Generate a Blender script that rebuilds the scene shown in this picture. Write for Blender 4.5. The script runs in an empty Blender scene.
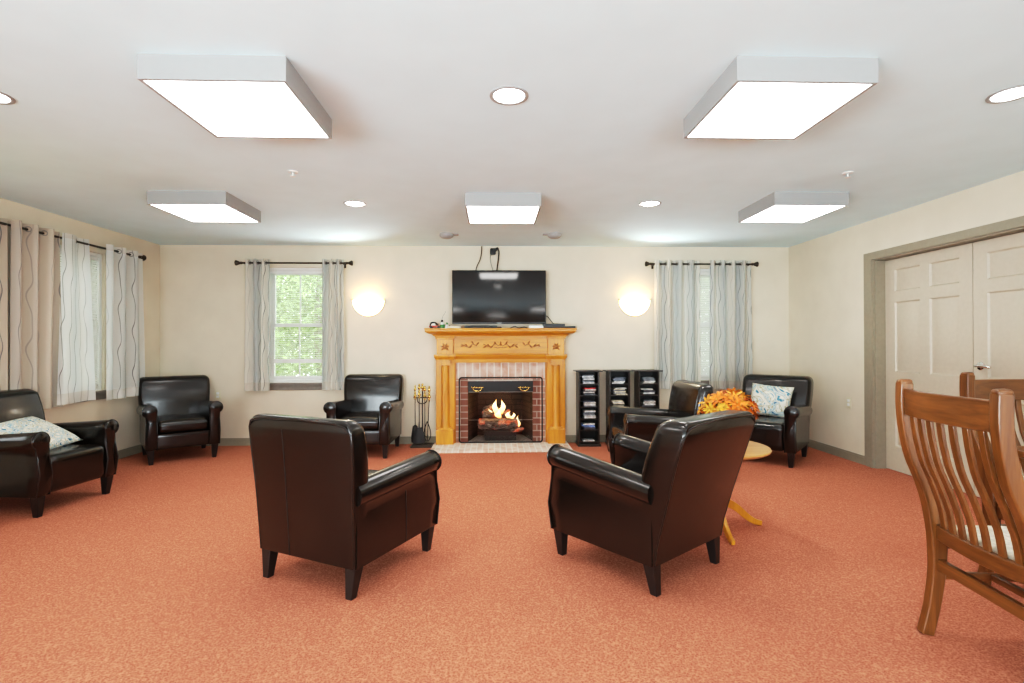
import bpy, bmesh, math, random
from mathutils import Vector, Matrix
PI = math.pi
BP = 76
random.seed(7)
sc = bpy.context.scene
C = sc.collection
sc.view_settings.view_transform = 'Standard'
sc.view_settings.look = 'None'
sc.view_settings.exposure = 0.0
sc.view_settings.use_curve_mapping = True
_cv = sc.view_settings.curve_mapping; _c = _cv.curves[3]; _cv.extend = 'EXTRAPOLATED'
for _x, _y in ((.03,.021),(.12,.125),(.3,.39),(.45,.56),(.65,.71)): _c.points.new(_x, _y)
_c.points[-1].location = (1, .95)
_cv.update()

# room, metres: camera stands at the origin, +Y towards the fireplace wall
D, XL, XR, H, YF = 6.352, -4.048, 3.731, 2.44, -4.2

# ------------------------------------------------------------------ helpers
class MB:
    def __init__(s):
        s.v = []; s.f = []; s.uv = None
    def add(s, vs, fs):
        o = len(s.v); s.v += [tuple(p) for p in vs]; s.f += [tuple(i + o for i in f) for f in fs]
        return s
    def box(s, x0, x1, y0, y1, z0, z1):
        v = [(x0,y0,z0),(x1,y0,z0),(x1,y1,z0),(x0,y1,z0),(x0,y0,z1),(x1,y0,z1),(x1,y1,z1),(x0,y1,z1)]
        return s.add(v, [(0,3,2,1),(4,5,6,7),(0,1,5,4),(1,2,6,5),(2,3,7,6),(3,0,4,7)])
    def loft(s, rings, cap0=True, cap1=True, closed=True):
        n = len(rings[0]); o = len(s.v)
        for r in rings: s.v += [tuple(p) for p in r]
        for i in range(len(rings) - 1):
            for j in range(n if closed else n - 1):
                a = o + i*n + j; b = o + i*n + (j+1) % n
                s.f.append((a, b, b + n, a + n))
        if cap0: s.f.append(tuple(o + j for j in reversed(range(n))))
        if cap1: s.f.append(tuple(o + (len(rings)-1)*n + j for j in range(n)))
        return s
    def lathe(s, prof, c=(0,0,0), n=24, axis='z', cap=True, a0=0, a1=2*PI):
        full = abs(a1 - a0 - 2*PI) < 1e-6
        rings = []
        m = n if full else n + 1
        for r, h in prof:
            ring = []
            for k in range(m):
                a = a0 + (a1 - a0)*k/n
                p = (r*math.cos(a), r*math.sin(a), h)
                if axis == 'y': p = (p[0], -p[2], p[1])
                if axis == 'x': p = (p[2], p[0], p[1])
                ring.append((p[0]+c[0], p[1]+c[1], p[2]+c[2]))
            rings.append(ring)
        return s.loft(rings, cap and full, cap and full, full)
    def tube(s, pts, r, n=8, closed=False, cap=True):
        pts = [Vector(p) for p in pts]; N = len(pts); rings = []
        rr = r if hasattr(r, '__len__') else [r]*N
        up = None
        for i, p in enumerate(pts):
            if closed: t = pts[(i+1) % N] - pts[i-1]
            else: t = pts[min(i+1, N-1)] - pts[max(i-1, 0)]
            t.normalize()
            if up is None:
                up = Vector((0,0,1)) if abs(t.z) < .9 else Vector((1,0,0))
            u = up - t*up.dot(t)
            if u.length < 1e-5: u = t.orthogonal()
            u.normalize(); up = u; w = t.cross(u)
            rings.append([p + (u*math.cos(2*PI*k/n) + w*math.sin(2*PI*k/n))*rr[i] for k in range(n)])
        if closed: rings.append(rings[0])
        return s.loft(rings, cap and not closed, cap and not closed)
    def bar(s, pts, w, d, side=(1,0,0)):
        """rectangular bar swept along pts; w along `side`, d across."""
        pts = [Vector(p) for p in pts]; sd = Vector(side); N = len(pts); rings = []
        ww = w if hasattr(w, '__len__') else [w]*N
        dd = d if hasattr(d, '__len__') else [d]*N
        for i, p in enumerate(pts):
            t = (pts[min(i+1,N-1)] - pts[max(i-1,0)]).normalized()
            q = t.cross(sd).normalized()
            a, b = sd*ww[i]/2, q*dd[i]/2
            rings.append([p-a-b, p+a-b, p+a+b, p-a+b])
        return s.loft(rings)
    def rbox(s, x0, x1, y0, y1, z0, z1, r, n=8, crown=0, m=3):
        """box with rounded edges and an optional domed top"""
        c = Vector(((x0+x1)/2,(y0+y1)/2,(z0+z1)/2)); h = Vector(((x1-x0)/2,(y1-y0)/2,(z1-z0)/2))
        r = min(r, h.x, h.y, h.z)
        def ticks(hh):
            t = [-hh + r*(1-math.cos(PI/2*k/m)) for k in range(m)]
            k = max(2, n)
            t2 = [-(hh-r) + 2*(hh-r)*i/k for i in range(k+1)] if hh - r > 1e-5 else [0.0]
            return t + t2 + [-x for x in reversed(t)]
        T = [ticks(h.x), ticks(h.y), ticks(h.z)]
        idx = {}; o = len(s.v)
        def vert(i, j, k):
            key = (i,j,k)
            if key not in idx:
                p = Vector((T[0][i],T[1][j],T[2][k]))
                q = Vector([max(-(h[a]-r), min(h[a]-r, p[a])) for a in range(3)])
                d = p - q
                if d.length > 1e-9:
                    # cube corner -> sphere
                    e = d/r
                    x,y,z = e
                    d = Vector((x*math.sqrt(max(0,1-y*y/2-z*z/2+y*y*z*z/3)), y*math.sqrt(max(0,1-x*x/2-z*z/2+x*x*z*z/3)), z*math.sqrt(max(0,1-x*x/2-y*y/2+x*x*y*y/3))))*r
                p = q + d
                if crown and p.z > 0:
                    p.z += crown*(1-(p.x/h.x)**2)*(1-(p.y/h.y)**2)*(p.z/h.z)
                idx[key] = len(s.v); s.v.append(tuple(c + p))
            return idx[key]
        nx, ny, nz = [len(t)-1 for t in T]
        for i in range(nx):
            for j in range(ny):
                s.f.append((vert(i,j,0), vert(i,j+1,0), vert(i+1,j+1,0), vert(i+1,j,0)))
                s.f.append((vert(i,j,nz), vert(i+1,j,nz), vert(i+1,j+1,nz), vert(i,j+1,nz)))
        for i in range(nx):
            for k in range(nz):
                s.f.append((vert(i,0,k), vert(i+1,0,k), vert(i+1,0,k+1), vert(i,0,k+1)))
                s.f.append((vert(i,ny,k), vert(i,ny,k+1), vert(i+1,ny,k+1), vert(i+1,ny,k)))
        for j in range(ny):
            for k in range(nz):
                s.f.append((vert(0,j,k), vert(0,j,k+1), vert(0,j+1,k+1), vert(0,j+1,k)))
                s.f.append((vert(nx,j,k), vert(nx,j+1,k), vert(nx,j+1,k+1), vert(nx,j,k+1)))
        return s
    def ball(s, c, r, n=12, sc_=(1,1,1)):
        prof = [(max(1e-4, r*math.sin(PI*k/n)), -r*math.cos(PI*k/n)) for k in range(n+1)]
        rings = [[(c[0]+p*math.cos(2*PI*j/(n*2))*sc_[0], c[1]+p*math.sin(2*PI*j/(n*2))*sc_[1], c[2]+h*sc_[2]) for j in range(n*2)] for p, h in prof]
        return s.loft(rings)
    def xf(s, M):
        s.v = [tuple(M @ Vector(p)) for p in s.v]; return s

def obj(name, mb, mat, parent=None, loc=(0,0,0), rot=(0,0,0), smooth=40, bevel=0):
    me = bpy.data.meshes.new(name)
    me.from_pydata(mb.v, [], mb.f); me.update()
    if mb.uv is not None:
        ul = me.uv_layers.new(name='UVMap')
        for l in me.loops: ul.data[l.index].uv = mb.uv[l.vertex_index]
    bm = bmesh.new(); bm.from_mesh(me)
    bmesh.ops.recalc_face_normals(bm, faces=bm.faces) if mb.uv is None else None
    bm.to_mesh(me); bm.free()
    for m in (mat if isinstance(mat, (list, tuple)) else [mat]): me.materials.append(m)
    if smooth:
        for p in me.polygons: p.use_smooth = True
        me.set_sharp_from_angle(angle=math.radians(smooth))
    o = bpy.data.objects.new(name, me); C.objects.link(o)
    o.location = loc; o.rotation_euler = rot
    if parent: o.parent = parent
    if bevel:
        b = o.modifiers.new('edge', 'BEVEL'); b.width = bevel; b.segments = 2; b.limit_method = 'ANGLE'; b.angle_limit = math.radians(50)
    return o
def thing(name, label, cat, loc=(0,0,0), rotz=0, group=None):
    o = bpy.data.objects.new(name, None); C.objects.link(o); o.empty_display_size = .1
    o.location = loc; o.rotation_euler = (0,0,rotz)
    return tag(o, label, cat, group)
def tag(o, label, cat, group=None, kind=None):
    o['label'] = label; o['category'] = cat
    if group: o['group'] = group
    if kind: o['kind'] = kind
    return o
def struct(name, mb, mat, parent=None, label=None, cat=None, **k):
    o = obj(name, mb, mat, parent, **k)
    if parent is None:
        o['kind'] = 'structure'; o['category'] = cat or name.split('_')[0]
        if label: o['label'] = label
    return o
def dup(root, loc, rotz, label=None, group=None):
    r = root.copy(); C.objects.link(r); r.location = loc; r.rotation_euler = (0,0,rotz)
    if label: r['label'] = label
    if group: r['group'] = group
    for ch in list(root.children):
        c = ch.copy(); C.objects.link(c); c.parent = r
        for g in list(ch.children):
            d = g.copy(); C.objects.link(d); d.parent = c
    return r
def rring(cx, cy, z, hx, hy, r, n=5, zf=None):
    out = []
    r = min(r, hx-1e-4, hy-1e-4)
    for sx, sy, a0 in ((1,1,0),(-1,1,PI/2),(-1,-1,PI),(1,-1,1.5*PI)):
        for k in range(n+1):
            a = a0 + PI/2*k/n
            out.append((cx + sx*(hx-r) + r*math.cos(a), cy + sy*(hy-r) + r*math.sin(a), z))
    return out
def spline(pts, n=8):
    P = [Vector(p) for p in pts]; out = []
    for i in range(len(P)-1):
        p0 = P[max(i-1,0)]; p1 = P[i]; p2 = P[i+1]; p3 = P[min(i+2,len(P)-1)]
        for k in range(n):
            t = k/n
            out.append(.5*((2*p1)+(p2-p0)*t+(2*p0-5*p1+4*p2-p3)*t*t+(3*p1-p0-3*p2+p3)*t**3))
    out.append(P[-1]); return out

# ------------------------------------------------------------------ materials
class NT:
    def __init__(s, name):
        s.m = bpy.data.materials.new(name); s.m.use_nodes = True
        s.t = s.m.node_tree; s.b = s.t.nodes['Principled BSDF']; s.out = s.t.nodes['Material Output']
    def n(s, typ, **k):
        nd = s.t.nodes.new(typ)
        for a, v in k.items():
            if a.startswith('i_'): nd.inputs[int(a[2:]) if a[2:].isdigit() else a[2:].replace('_',' ')].default_value = v
            else: setattr(nd, a, v)
        return nd
    def l(s, a, b): s.t.links.new(a, b)
    def math(s, op, a, b=None):
        nd = s.n('ShaderNodeMath', operation=op)
        for i, x in enumerate((a, b)):
            if x is None: continue
            if isinstance(x, (int, float)): nd.inputs[i].default_value = x
            else: s.l(x, nd.inputs[i])
        return nd.outputs[0]
    def ramp(s, fac, stops):
        r = s.n('ShaderNodeValToRGB'); e = r.color_ramp.elements
        while len(e) < len(stops): e.new(.5)
        for q, (p, c) in zip(e, stops): q.position = p; q.color = (*c, 1)
        s.l(fac, r.inputs[0]); return r.outputs[0]
    def mix(s, fac, a, b):
        nd = s.n('ShaderNodeMix', data_type='RGBA')
        for i, x in ((0, fac), (6, a), (7, b)):
            if isinstance(x, (int, float)): nd.inputs[i].default_value = x
            elif isinstance(x, tuple): nd.inputs[i].default_value = (*x, 1)
            else: s.l(x, nd.inputs[i])
        return nd.outputs[2]
    def coords(s, which='Object', scale=(1,1,1), rot=(0,0,0)):
        tc = s.n('ShaderNodeTexCoord'); mp = s.n('ShaderNodeMapping')
        mp.inputs['Scale'].default_value = scale; mp.inputs['Rotation'].default_value = rot
        s.l(tc.outputs[which], mp.inputs[0]); return mp.outputs[0]
    def bump(s, h, strength=.2, dist=.002):
        b = s.n('ShaderNodeBump'); b.inputs['Strength'].default_value = strength; b.inputs['Distance'].default_value = dist
        s.l(h, b.inputs['Height']); s.l(b.outputs[0], s.b.inputs['Normal'])
    def p(s, **k):
        for a, v in k.items():
            s.b.inputs[a.replace('_',' ')].default_value = (*v, 1) if isinstance(v, tuple) and len(v) == 3 else v
        return s

def plain(name, col, rough=.5, metal=0, noise=.04, scale=30, spec=.5, **k):
    t = NT(name); v = t.coords()
    nz = t.n('ShaderNodeTexNoise', i_Scale=scale, i_Detail=3.0); t.l(v, nz.inputs['Vector'])
    d = tuple(max(0, c*(1-noise*2)) for c in col); e = tuple(min(1, c*(1+noise*2)) for c in col)
    t.l(t.ramp(nz.outputs['Fac'], [(.3, d), (.7, e)]), t.b.inputs['Base Color'])
    t.p(Roughness=rough, Metallic=metal, Specular_IOR_Level=spec, **k)
    return t.m
def emit(name, col, strength):
    t = NT(name); t.p(Base_Color=col, Emission_Color=col, Emission_Strength=strength, Roughness=.4); return t.m
def wood(name, a, b, scale=6, rough=.38, grain=(1,1,.08), coat=.15):
    t = NT(name); v = t.coords(scale=tuple(scale*g for g in grain))
    nz = t.n('ShaderNodeTexNoise', i_Scale=2.2, i_Detail=6.0, i_Distortion=1.2); t.l(v, nz.inputs['Vector'])
    n2 = t.n('ShaderNodeTexNoise', i_Scale=14.0, i_Detail=4.0); t.l(v, n2.inputs['Vector'])
    f = t.math('ADD', t.math('MULTIPLY', nz.outputs['Fac'], .7), t.math('MULTIPLY', n2.outputs['Fac'], .3))
    t.l(t.ramp(f, [(.32, a), (.5, tuple((x+y)/2 for x, y in zip(a, b))), (.68, b)]), t.b.inputs['Base Color'])
    t.p(Roughness=rough, Coat_Weight=coat, Coat_Roughness=.25); t.bump(f, .08, .001); return t.m
def brick(name, c1, c2, mortar, bw=.19, bh=.062, rot=(0,0,0), wash=None, washamt=.5, ms=.008):
    t = NT(name); tc = t.n('ShaderNodeTexCoord'); sx = t.n('ShaderNodeSeparateXYZ'); t.l(tc.outputs['Object'], sx.inputs[0])
    cb = t.n('ShaderNodeCombineXYZ')
    a, b = {'xz': (0,2), 'zx': (2,0), 'xy': (0,1), 'yx': (1,0)}[rot]
    t.l(sx.outputs[a], cb.inputs[0]); t.l(sx.outputs[b], cb.inputs[1])
    br = t.n('ShaderNodeTexBrick', i_Scale=1.0); br.inputs['Color1'].default_value = (*c1,1); br.inputs['Color2'].default_value = (*c2,1)
    br.inputs['Mortar'].default_value = (*mortar,1); br.inputs['Mortar Size'].default_value = ms
    br.inputs['Brick Width'].default_value = bw; br.inputs['Row Height'].default_value = bh
    t.l(cb.outputs[0], br.inputs['Vector'])
    col = br.outputs['Color']
    if wash:
        nz = t.n('ShaderNodeTexNoise', i_Scale=9.0, i_Detail=5.0); t.l(tc.outputs['Object'], nz.inputs['Vector'])
        f = t.math('MULTIPLY', t.ramp(nz.outputs['Fac'], [(.35,(0,0,0)),(.65,(1,1,1))]), washamt)
        col = t.mix(f, col, wash)
    t.l(col, t.b.inputs['Base Color']); t.p(Roughness=.85); t.bump(br.outputs['Fac'], -.4, .004); return t.m

# leather
def leather(name, a, b, rough=.3):
    t = NT(name); v = t.coords()
    n1 = t.n('ShaderNodeTexNoise', i_Scale=5.0, i_Detail=4.0); t.l(v, n1.inputs['Vector'])
    n2 = t.n('ShaderNodeTexVoronoi', i_Scale=260.0); t.l(v, n2.inputs['Vector'])
    n3 = t.n('ShaderNodeTexNoise', i_Scale=14.0, i_Detail=2.0); t.l(v, n3.inputs['Vector'])
    t.l(t.ramp(n1.outputs['Fac'], [(.3, a), (.7, b)]), t.b.inputs['Base Color'])
    t.p(Roughness=rough, Specular_IOR_Level=.45, Coat_Weight=.4, Coat_Roughness=.13)
    h = t.math('ADD', t.math('MULTIPLY', n2.outputs['Distance'], .1), t.math('MULTIPLY', n3.outputs['Fac'], 1.0))
    t.bump(h, .3, .004); return t.m
M_leather = leather('brown_leather', (.0042,.0022,.0013), (.0085,.0044,.0027), .27)
M_pipe = leather('leather_piping', (.006,.0034,.0022), (.011,.0062,.004), .3)
M_legdark = plain('dark_stained_wood', (.012,.008,.007), .35)
M_wall = plain('cream_wall_paint', (.73,.655,.53), .85, noise=.015, scale=4, spec=.2)
M_ceil = plain('white_ceiling_paint', (.715,.885,.935), .9, noise=.01, scale=4, spec=.1)
M_trim = plain('khaki_trim_paint', (.30,.265,.20), .5, noise=.02)
M_door = plain('tan_door_paint', (.50,.44,.35), .45, noise=.015)
M_paperw = plain('white_paper', (.8,.8,.77), .6)
M_white = plain('white_vinyl', (.80,.80,.77), .4, noise=.01)
M_sill = plain('taupe_sill_paint', (.22,.195,.165), .5, noise=.03)
M_oak = wood('golden_oak_z', (.48,.175,.012), (.72,.32,.03), 7, .35)
M_oakx = wood('golden_oak_x', (.48,.175,.012), (.72,.32,.03), 7, .35, (.08,1,1))
M_carve = plain('carved_oak', (.32,.125,.018), .5, noise=.1)
M_chair = wood('brown_oak_z', (.085,.029,.007), (.20,.076,.019), 9, .32)
M_chairx = wood('brown_oak_x', (.085,.029,.007), (.20,.076,.019), 9, .32, (.08,1,1))
M_chairy = wood('brown_oak_y', (.085,.029,.007), (.20,.076,.019), 9, .32, (1,.08,1))
M_tableoak = wood('honey_oak', (.50,.22,.06), (.68,.36,.12), 6, .3, (.1,1,1))
M_black = plain('black_metal', (.012,.012,.012), .45)
M_blackpl = plain('black_plastic', (.014,.014,.015), .4)
M_bronze = plain('dark_bronze', (.06,.048,.038), .38, .7)
M_steel = plain('brushed_grey_metal', (.32,.32,.30), .35, .9)
M_chrome = plain('polished_chrome', (.8,.8,.8), .12, 1)
M_brass = plain('polished_brass', (.85,.62,.22), .22, 1)
M_ivory = plain('ivory_plastic', (.72,.66,.50), .4, noise=.01)
M_diff = emit('lit_diffuser', (1,.99,.97), 9.2)
M_lens = emit('lit_recessed_lens', (1,.98,.94), 14.0)
M_fixt = plain('white_enamel', (.34,.34,.336), .4, noise=.005)
M_hearthb = brick('hearth_brick', (.62,.40,.30), (.70,.55,.45), (.75,.70,.62), .20, .068, 'yx', (.85,.80,.72), .75)
M_soldier = brick('soldier_brick', (.52,.27,.19), (.60,.40,.31), (.72,.66,.58), 1.0, .088, 'zx', (.80,.74,.66), .62)
M_sidebrick = brick('washed_side_brick', (.42,.19,.13), (.55,.33,.25), (.66,.58,.50), .21, .078, 'xz', (.70,.60,.52), .4)
M_darkbrick = brick('red_brown_brick', (.20,.065,.042), (.28,.12,.085), (.40,.33,.28), .21, .078, 'xz', (.34,.22,.18), .25)
M_soot = brick('sooty_firebrick', (.03,.024,.02), (.045,.035,.03), (.018,.016,.014), .23, .07, 'xz')
M_ash = plain('ash_grey_floor', (.42,.40,.37), .9, noise=.15)
def glassmat(name, haze):
    t = NT(name); tr = t.n('ShaderNodeBsdfTransparent'); gl = t.n('ShaderNodeBsdfGlossy'); gl.inputs['Roughness'].default_value = .02
    fr = t.n('ShaderNodeFresnel', i_IOR=1.35); mx = t.n('ShaderNodeMixShader')
    t.l(fr.outputs[0], mx.inputs[0]); t.l(tr.outputs[0], mx.inputs[1]); t.l(gl.outputs[0], mx.inputs[2])
    if haze:
        tl = t.n('ShaderNodeBsdfTranslucent'); tl.inputs[0].default_value = (.95,1,.85,1); m2 = t.n('ShaderNodeMixShader'); m2.inputs[0].default_value = haze
        t.l(mx.outputs[0], m2.inputs[1]); t.l(tl.outputs[0], m2.inputs[2]); mx = m2
    t.l(mx.outputs[0], t.out.inputs[0]); return t.m
M_glass = glassmat('clear_glass', 0); M_pane = glassmat('window_glass', .09)
def carpet():
    t = NT('terracotta_carpet'); v = t.coords()
    n1 = t.n('ShaderNodeTexNoise', i_Scale=240.0, i_Detail=3.0); t.l(v, n1.inputs['Vector'])
    n2 = t.n('ShaderNodeTexNoise', i_Scale=1.4, i_Detail=3.0); t.l(v, n2.inputs['Vector'])
    n3 = t.n('ShaderNodeTexVoronoi', i_Scale=110.0); t.l(v, n3.inputs['Vector'])
    f = t.math('ADD', t.math('MULTIPLY', n1.outputs['Fac'], .65), t.math('MULTIPLY', n3.outputs['Distance'], .35))
    c = t.ramp(f, [(.28, (.23,.066,.038)), (.46, (.44,.152,.091)), (.66, (.61,.258,.162))])
    c2 = t.mix(t.math('MULTIPLY', t.ramp(n2.outputs['Fac'], [(.35,(0,0,0)),(.65,(1,1,1))]), .18), c, (.41,.125,.078))
    t.l(c2, t.b.inputs['Base Color']); t.p(Roughness=.95, Specular_IOR_Level=.1)
    t.bump(f, .5, .006); return t.m
M_carpet = carpet()
def curtain_mat(name, freq, amp, base1, base2, dark, trans):
    t = NT(name); tc = t.n('ShaderNodeTexCoord'); sx = t.n('ShaderNodeSeparateXYZ'); t.l(tc.outputs['UV'], sx.inputs[0])
    u, v = sx.outputs[0], sx.outputs[1]
    w = t.math('MULTIPLY', u, freq)
    ph = t.math('MULTIPLY', t.math('FLOOR', w), 2.4)
    s1 = t.math('SINE', t.math('ADD', t.math('MULTIPLY', v, 14.0), t.math('MULTIPLY', u, 9.0)))
    s2 = t.math('SINE', t.math('ADD', t.math('MULTIPLY', v, 27.0), t.math('MULTIPLY', u, 23.0)))
    ww = t.math('ADD', w, t.math('ADD', t.math('MULTIPLY', s1, amp), t.math('MULTIPLY', s2, amp*.35)))
    d = t.math('ABSOLUTE', t.math('SUBTRACT', t.math('FRACT', ww), .5))
    line = t.math('LESS_THAN', d, .0038*freq)
    cell = t.math('SINE', t.math('MULTIPLY', t.math('FLOOR', ww), 5.7))
    amt = t.math('MULTIPLY', line, t.math('ADD', dark, t.math('MULTIPLY', cell, .3)))
    # broad soft bands of grey blue
    band = t.math('MULTIPLY', t.math('ADD', t.math('SINE', t.math('MULTIPLY', u, 21.0)), 1.0), .5)
    base = t.mix(t.math('MULTIPLY', band, .7), base1, base2)
    col = t.mix(amt, base, (.16,.17,.19))
    hem = t.math('LESS_THAN', v, .10); head = t.math('GREATER_THAN', v, 1.53)
    hh = t.math('MAXIMUM', hem, head)
    col = t.mix(t.math('MULTIPLY', hh, .3), col, (.55,.47,.36))
    df = t.n('ShaderNodeBsdfDiffuse'); tl = t.n('ShaderNodeBsdfTranslucent'); mx = t.n('ShaderNodeMixShader')
    t.l(col, df.inputs[0]); t.l(col, tl.inputs[0])
    t.l(t.math('MULTIPLY', t.math('SUBTRACT', 1.0, t.math('MULTIPLY', hh, .6)), trans), mx.inputs[0])
    t.l(df.outputs[0], mx.inputs[1]); t.l(tl.outputs[0], mx.inputs[2]); t.l(mx.outputs[0], t.out.inputs[0]); return t.m
M_curt = curtain_mat('wavy_striped_sheer', 17.0, .22, (.80,.77,.69), (.50,.55,.57), .5, .40)
M_curtside = curtain_mat('pale_wavy_sheer', 10.0, .14, (.84,.85,.82), (.70,.76,.77), .5, .45)  # backlit side curtains: daylight glow partly put into the paler base colour
M_curtshade = curtain_mat('beige_wavy_shaded', 10.0, .14, (.58,.51,.42), (.44,.41,.37), .55, .06)  # same side curtains away from the window, shade put into the darker colour
def pillow_mat(name, scale, seed):
    t = NT(name); v = t.coords()
    mp = t.n('ShaderNodeTexNoise', i_Scale=scale, i_Detail=2.0, i_Distortion=2.2, noise_dimensions='4D'); mp.inputs['W'].default_value = seed; t.l(v, mp.inputs['Vector'])
    c = t.ramp(mp.outputs['Fac'], [(.30,(.03,.10,.17)),(.37,(.10,.30,.40)),(.40,(.78,.76,.66)),(.47,(.80,.78,.69)),(.50,(.33,.30,.15)),(.53,(.80,.78,.69)),(.58,(.16,.38,.47)),(.62,(.76,.76,.68)),(.70,(.05,.16,.27))])
    for e in (0,): pass
    t.l(c, t.b.inputs['Base Color']); t.p(Roughness=.85); return t.m
M_pil1 = pillow_mat('teal_splash_cotton', 5.5, 1.3)
M_pil2 = pillow_mat('blue_mosaic_cotton', 14.0, 4.1)
M_seatcl = plain('cream_woven_seat', (.66,.61,.50), .9, noise=.12, scale=60)
M_screen = NT('glossy_tv_screen').p(Base_Color=(.006,.006,.007), Roughness=.075, Specular_IOR_Level=.85).m
M_leafout = plain('green_leaf', (.17,.27,.075), .6, noise=.3, scale=2)  # leaf's own green, tone varied at random
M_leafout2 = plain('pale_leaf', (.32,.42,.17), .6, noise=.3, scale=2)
M_bark = plain('grey_bark', (.16,.13,.10), .9, noise=.2)
M_grassout = plain('lawn_green', (.20,.32,.09), .95, noise=.25, scale=3)
M_slat = NT('white_blind_slat').p(Base_Color=(.82,.83,.80), Roughness=.5).m

# ------------------------------------------------------------------ room shell
def panel_with_holes(axis, c0, c1, a0, a1, z0, z1, holes):
    """a wall slab between c0..c1 on its normal axis, with rectangular holes (a,b,za,zb)"""
    mb = MB(); xs = sorted({a0, a1, *[h[0] for h in holes], *[h[1] for h in holes]}); zs = sorted({z0, z1, *[h[2] for h in holes], *[h[3] for h in holes]})
    for i in range(len(xs)-1):
        j = 0
        while j < len(zs)-1:
            def hole(j): return any(h[0] <= xs[i] + 1e-6 and xs[i+1] <= h[1] + 1e-6 and h[2] <= zs[j] + 1e-6 and zs[j+1] <= h[3] + 1e-6 for h in holes)
            if hole(j): j += 1; continue
            k = j
            while k + 1 < len(zs)-1 and not hole(k+1): k += 1
            if axis == 'y': mb.box(xs[i], xs[i+1], c0, c1, zs[j], zs[k+1])
            else: mb.box(c0, c1, xs[i], xs[i+1], zs[j], zs[k+1])
            j = k + 1
    return mb
T = .16
WB1 = (-2.79, -2.03, .76, 2.17)      # back wall, left window
WB2 = (2.20, 2.96, .76, 2.17)        # back wall, right window
WL1 = (4.70, 5.47, .76, 2.17)        # left wall, far window
WL2 = (2.95, 3.72, .76, 2.17)        # left wall, near window (out of frame)
FB = (-.325, .475, 0.0, .785)        # firebox opening
DR = (3.02, 4.90, 0.0, 2.045)        # double door opening
struct('floor', MB().box(XL-T, XR+T+.3, YF-T, D+T, -.1, 0), M_carpet, label='terracotta wall to wall carpet floor')
struct('ceiling', MB().box(XL-T, XR+T+.3, YF-T, D+T, H, H+.2), M_ceil, label='white painted flat ceiling')
struct('wall_back', panel_with_holes('y', D, D+T, XL-T, XR+T, 0, H, [WB1, WB2, FB]), M_wall, label='cream painted wall behind the fireplace', smooth=0)
struct('wall_left', panel_with_holes('x', XL-T, XL, YF-T, D, 0, H, [WL1, WL2]), M_wall, label='cream painted wall with the curtained side windows', smooth=0)
struct('wall_right', panel_with_holes('x', XR, XR+T, YF-T, D, 0, H, [DR]), M_wall, label='cream painted wall with the tan double doors', smooth=0)
struct('wall_front', MB().box(XL, XR, YF-T, YF, 0, H), M_wall, label='cream painted wall opposite the fireplace', smooth=0)
# baseboards
def bb(name, rects, label):
    mb = MB()
    for x0,x1,y0,y1 in rects:
        mb.box(x0,x1,y0,y1,0,.075)
        if x1-x0 > y1-y0: mb.box(x0,x1,y0+.005,y1,.075,.09)
        elif x0 < 0: mb.box(x0,x1-.005,y0,y1,.075,.09)
        else: mb.box(x0+.005,x1,y0,y1,.075,.09)
    struct(name, mb, M_trim, label=label, cat='baseboard')
bb('baseboard_back', [(XL, -.70, D-.014, D), (.875, XR, D-.014, D)], 'khaki baseboard along the fireplace wall')
bb('baseboard_left', [(XL, XL+.014, YF, D-.014)], 'khaki baseboard along the side window wall')
bb('baseboard_right', [(XR-.014, XR, 5.025, D-.014), (XR-.014, XR, YF, 2.895)], 'khaki baseboard along the double door wall')
# door casing
def casing():
    mb = MB()
    x1 = XR
    for w, th in ((.125,.012),(.095,.02),(.03,.026)):
        x0 = XR - th; q = DR[3] + w*.6
        mb.box(x0, x1, DR[1], DR[1]+w, 0, q); mb.box(x0, x1, DR[0]-w, DR[0], 0, q); mb.box(x0, x1, DR[0], DR[1], DR[3], q)
        x1 = x0
    mb.box(XR, XR+T, DR[1]-.02, DR[1], 0, DR[3]); mb.box(XR, XR+T, DR[0], DR[0]+.02, 0, DR[3]); mb.box(XR, XR+T, DR[0]+.02, DR[1]-.02, DR[3]-.012, DR[3])
    return mb
struct('trim_1', casing(), M_trim, label='khaki moulded casing around the double doors', cat='door casing')
struct('wall_corridor', MB().box(XR+.28, XR+.3, DR[0]-.1, DR[1]+.1, 0, H), M_wall, label='plain wall closing off the space beyond the doors')

def door_leaf(name, y0, y1, label):
    x = XR + .095
    w = y1 - y0; st = .115; mid = .10
    pw = (w - 2*st - mid)/2
    cols = [(y0+st, y0+st+pw), (y1-st-pw, y1-st)]
    rows = [(.24, .78), (.95, 1.62), (1.72, 1.93)]
    holes = [(a,b,c,d) for a,b in cols for c,d in rows]
    mb = panel_with_holes('x', x, x+.04, y0, y1, .008, 2.028, holes)
    for a,b,c,d in holes:
        # recessed moulded field
        rg = lambda i, xx: [(xx,a+i,c+i),(xx,b-i,c+i),(xx,b-i,d-i),(xx,a+i,d-i)]
        mb.loft([rg(0,x), rg(.012,x+.012), rg(.022,x+.012), rg(.05,x+.003)], False, True)
    o = struct(name, mb, M_door, label=label, cat='door', smooth=30)
    return o
d1 = door_leaf('door_1', 3.964, 4.876, 'tan six-panel door leaf farther from the dining chairs')
d2 = door_leaf('door_2', 3.045, 3.957, 'tan six-panel door leaf with the chrome lever handle')
hx = XR + .095
hm = MB().lathe([(.001,0),(.032,0),(.032,.008),(.012,.014),(.012,.05)], (hx,3.895,1.045), 20, 'x')
hm.v = [(2*hx - p[0], p[1], p[2]) for p in hm.v]
hm.tube(spline([(hx-.048,3.895,1.045),(hx-.052,3.86,1.047),(hx-.05,3.80,1.042),(hx-.046,3.775,1.036)]), .011, 10)
struct('door_handle', hm, M_chrome, d2)['label'] = 'chrome lever handle'
hb = MB().box(hx-.02, hx, 3.43, 3.53, 1.99, 2.005)
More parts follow.
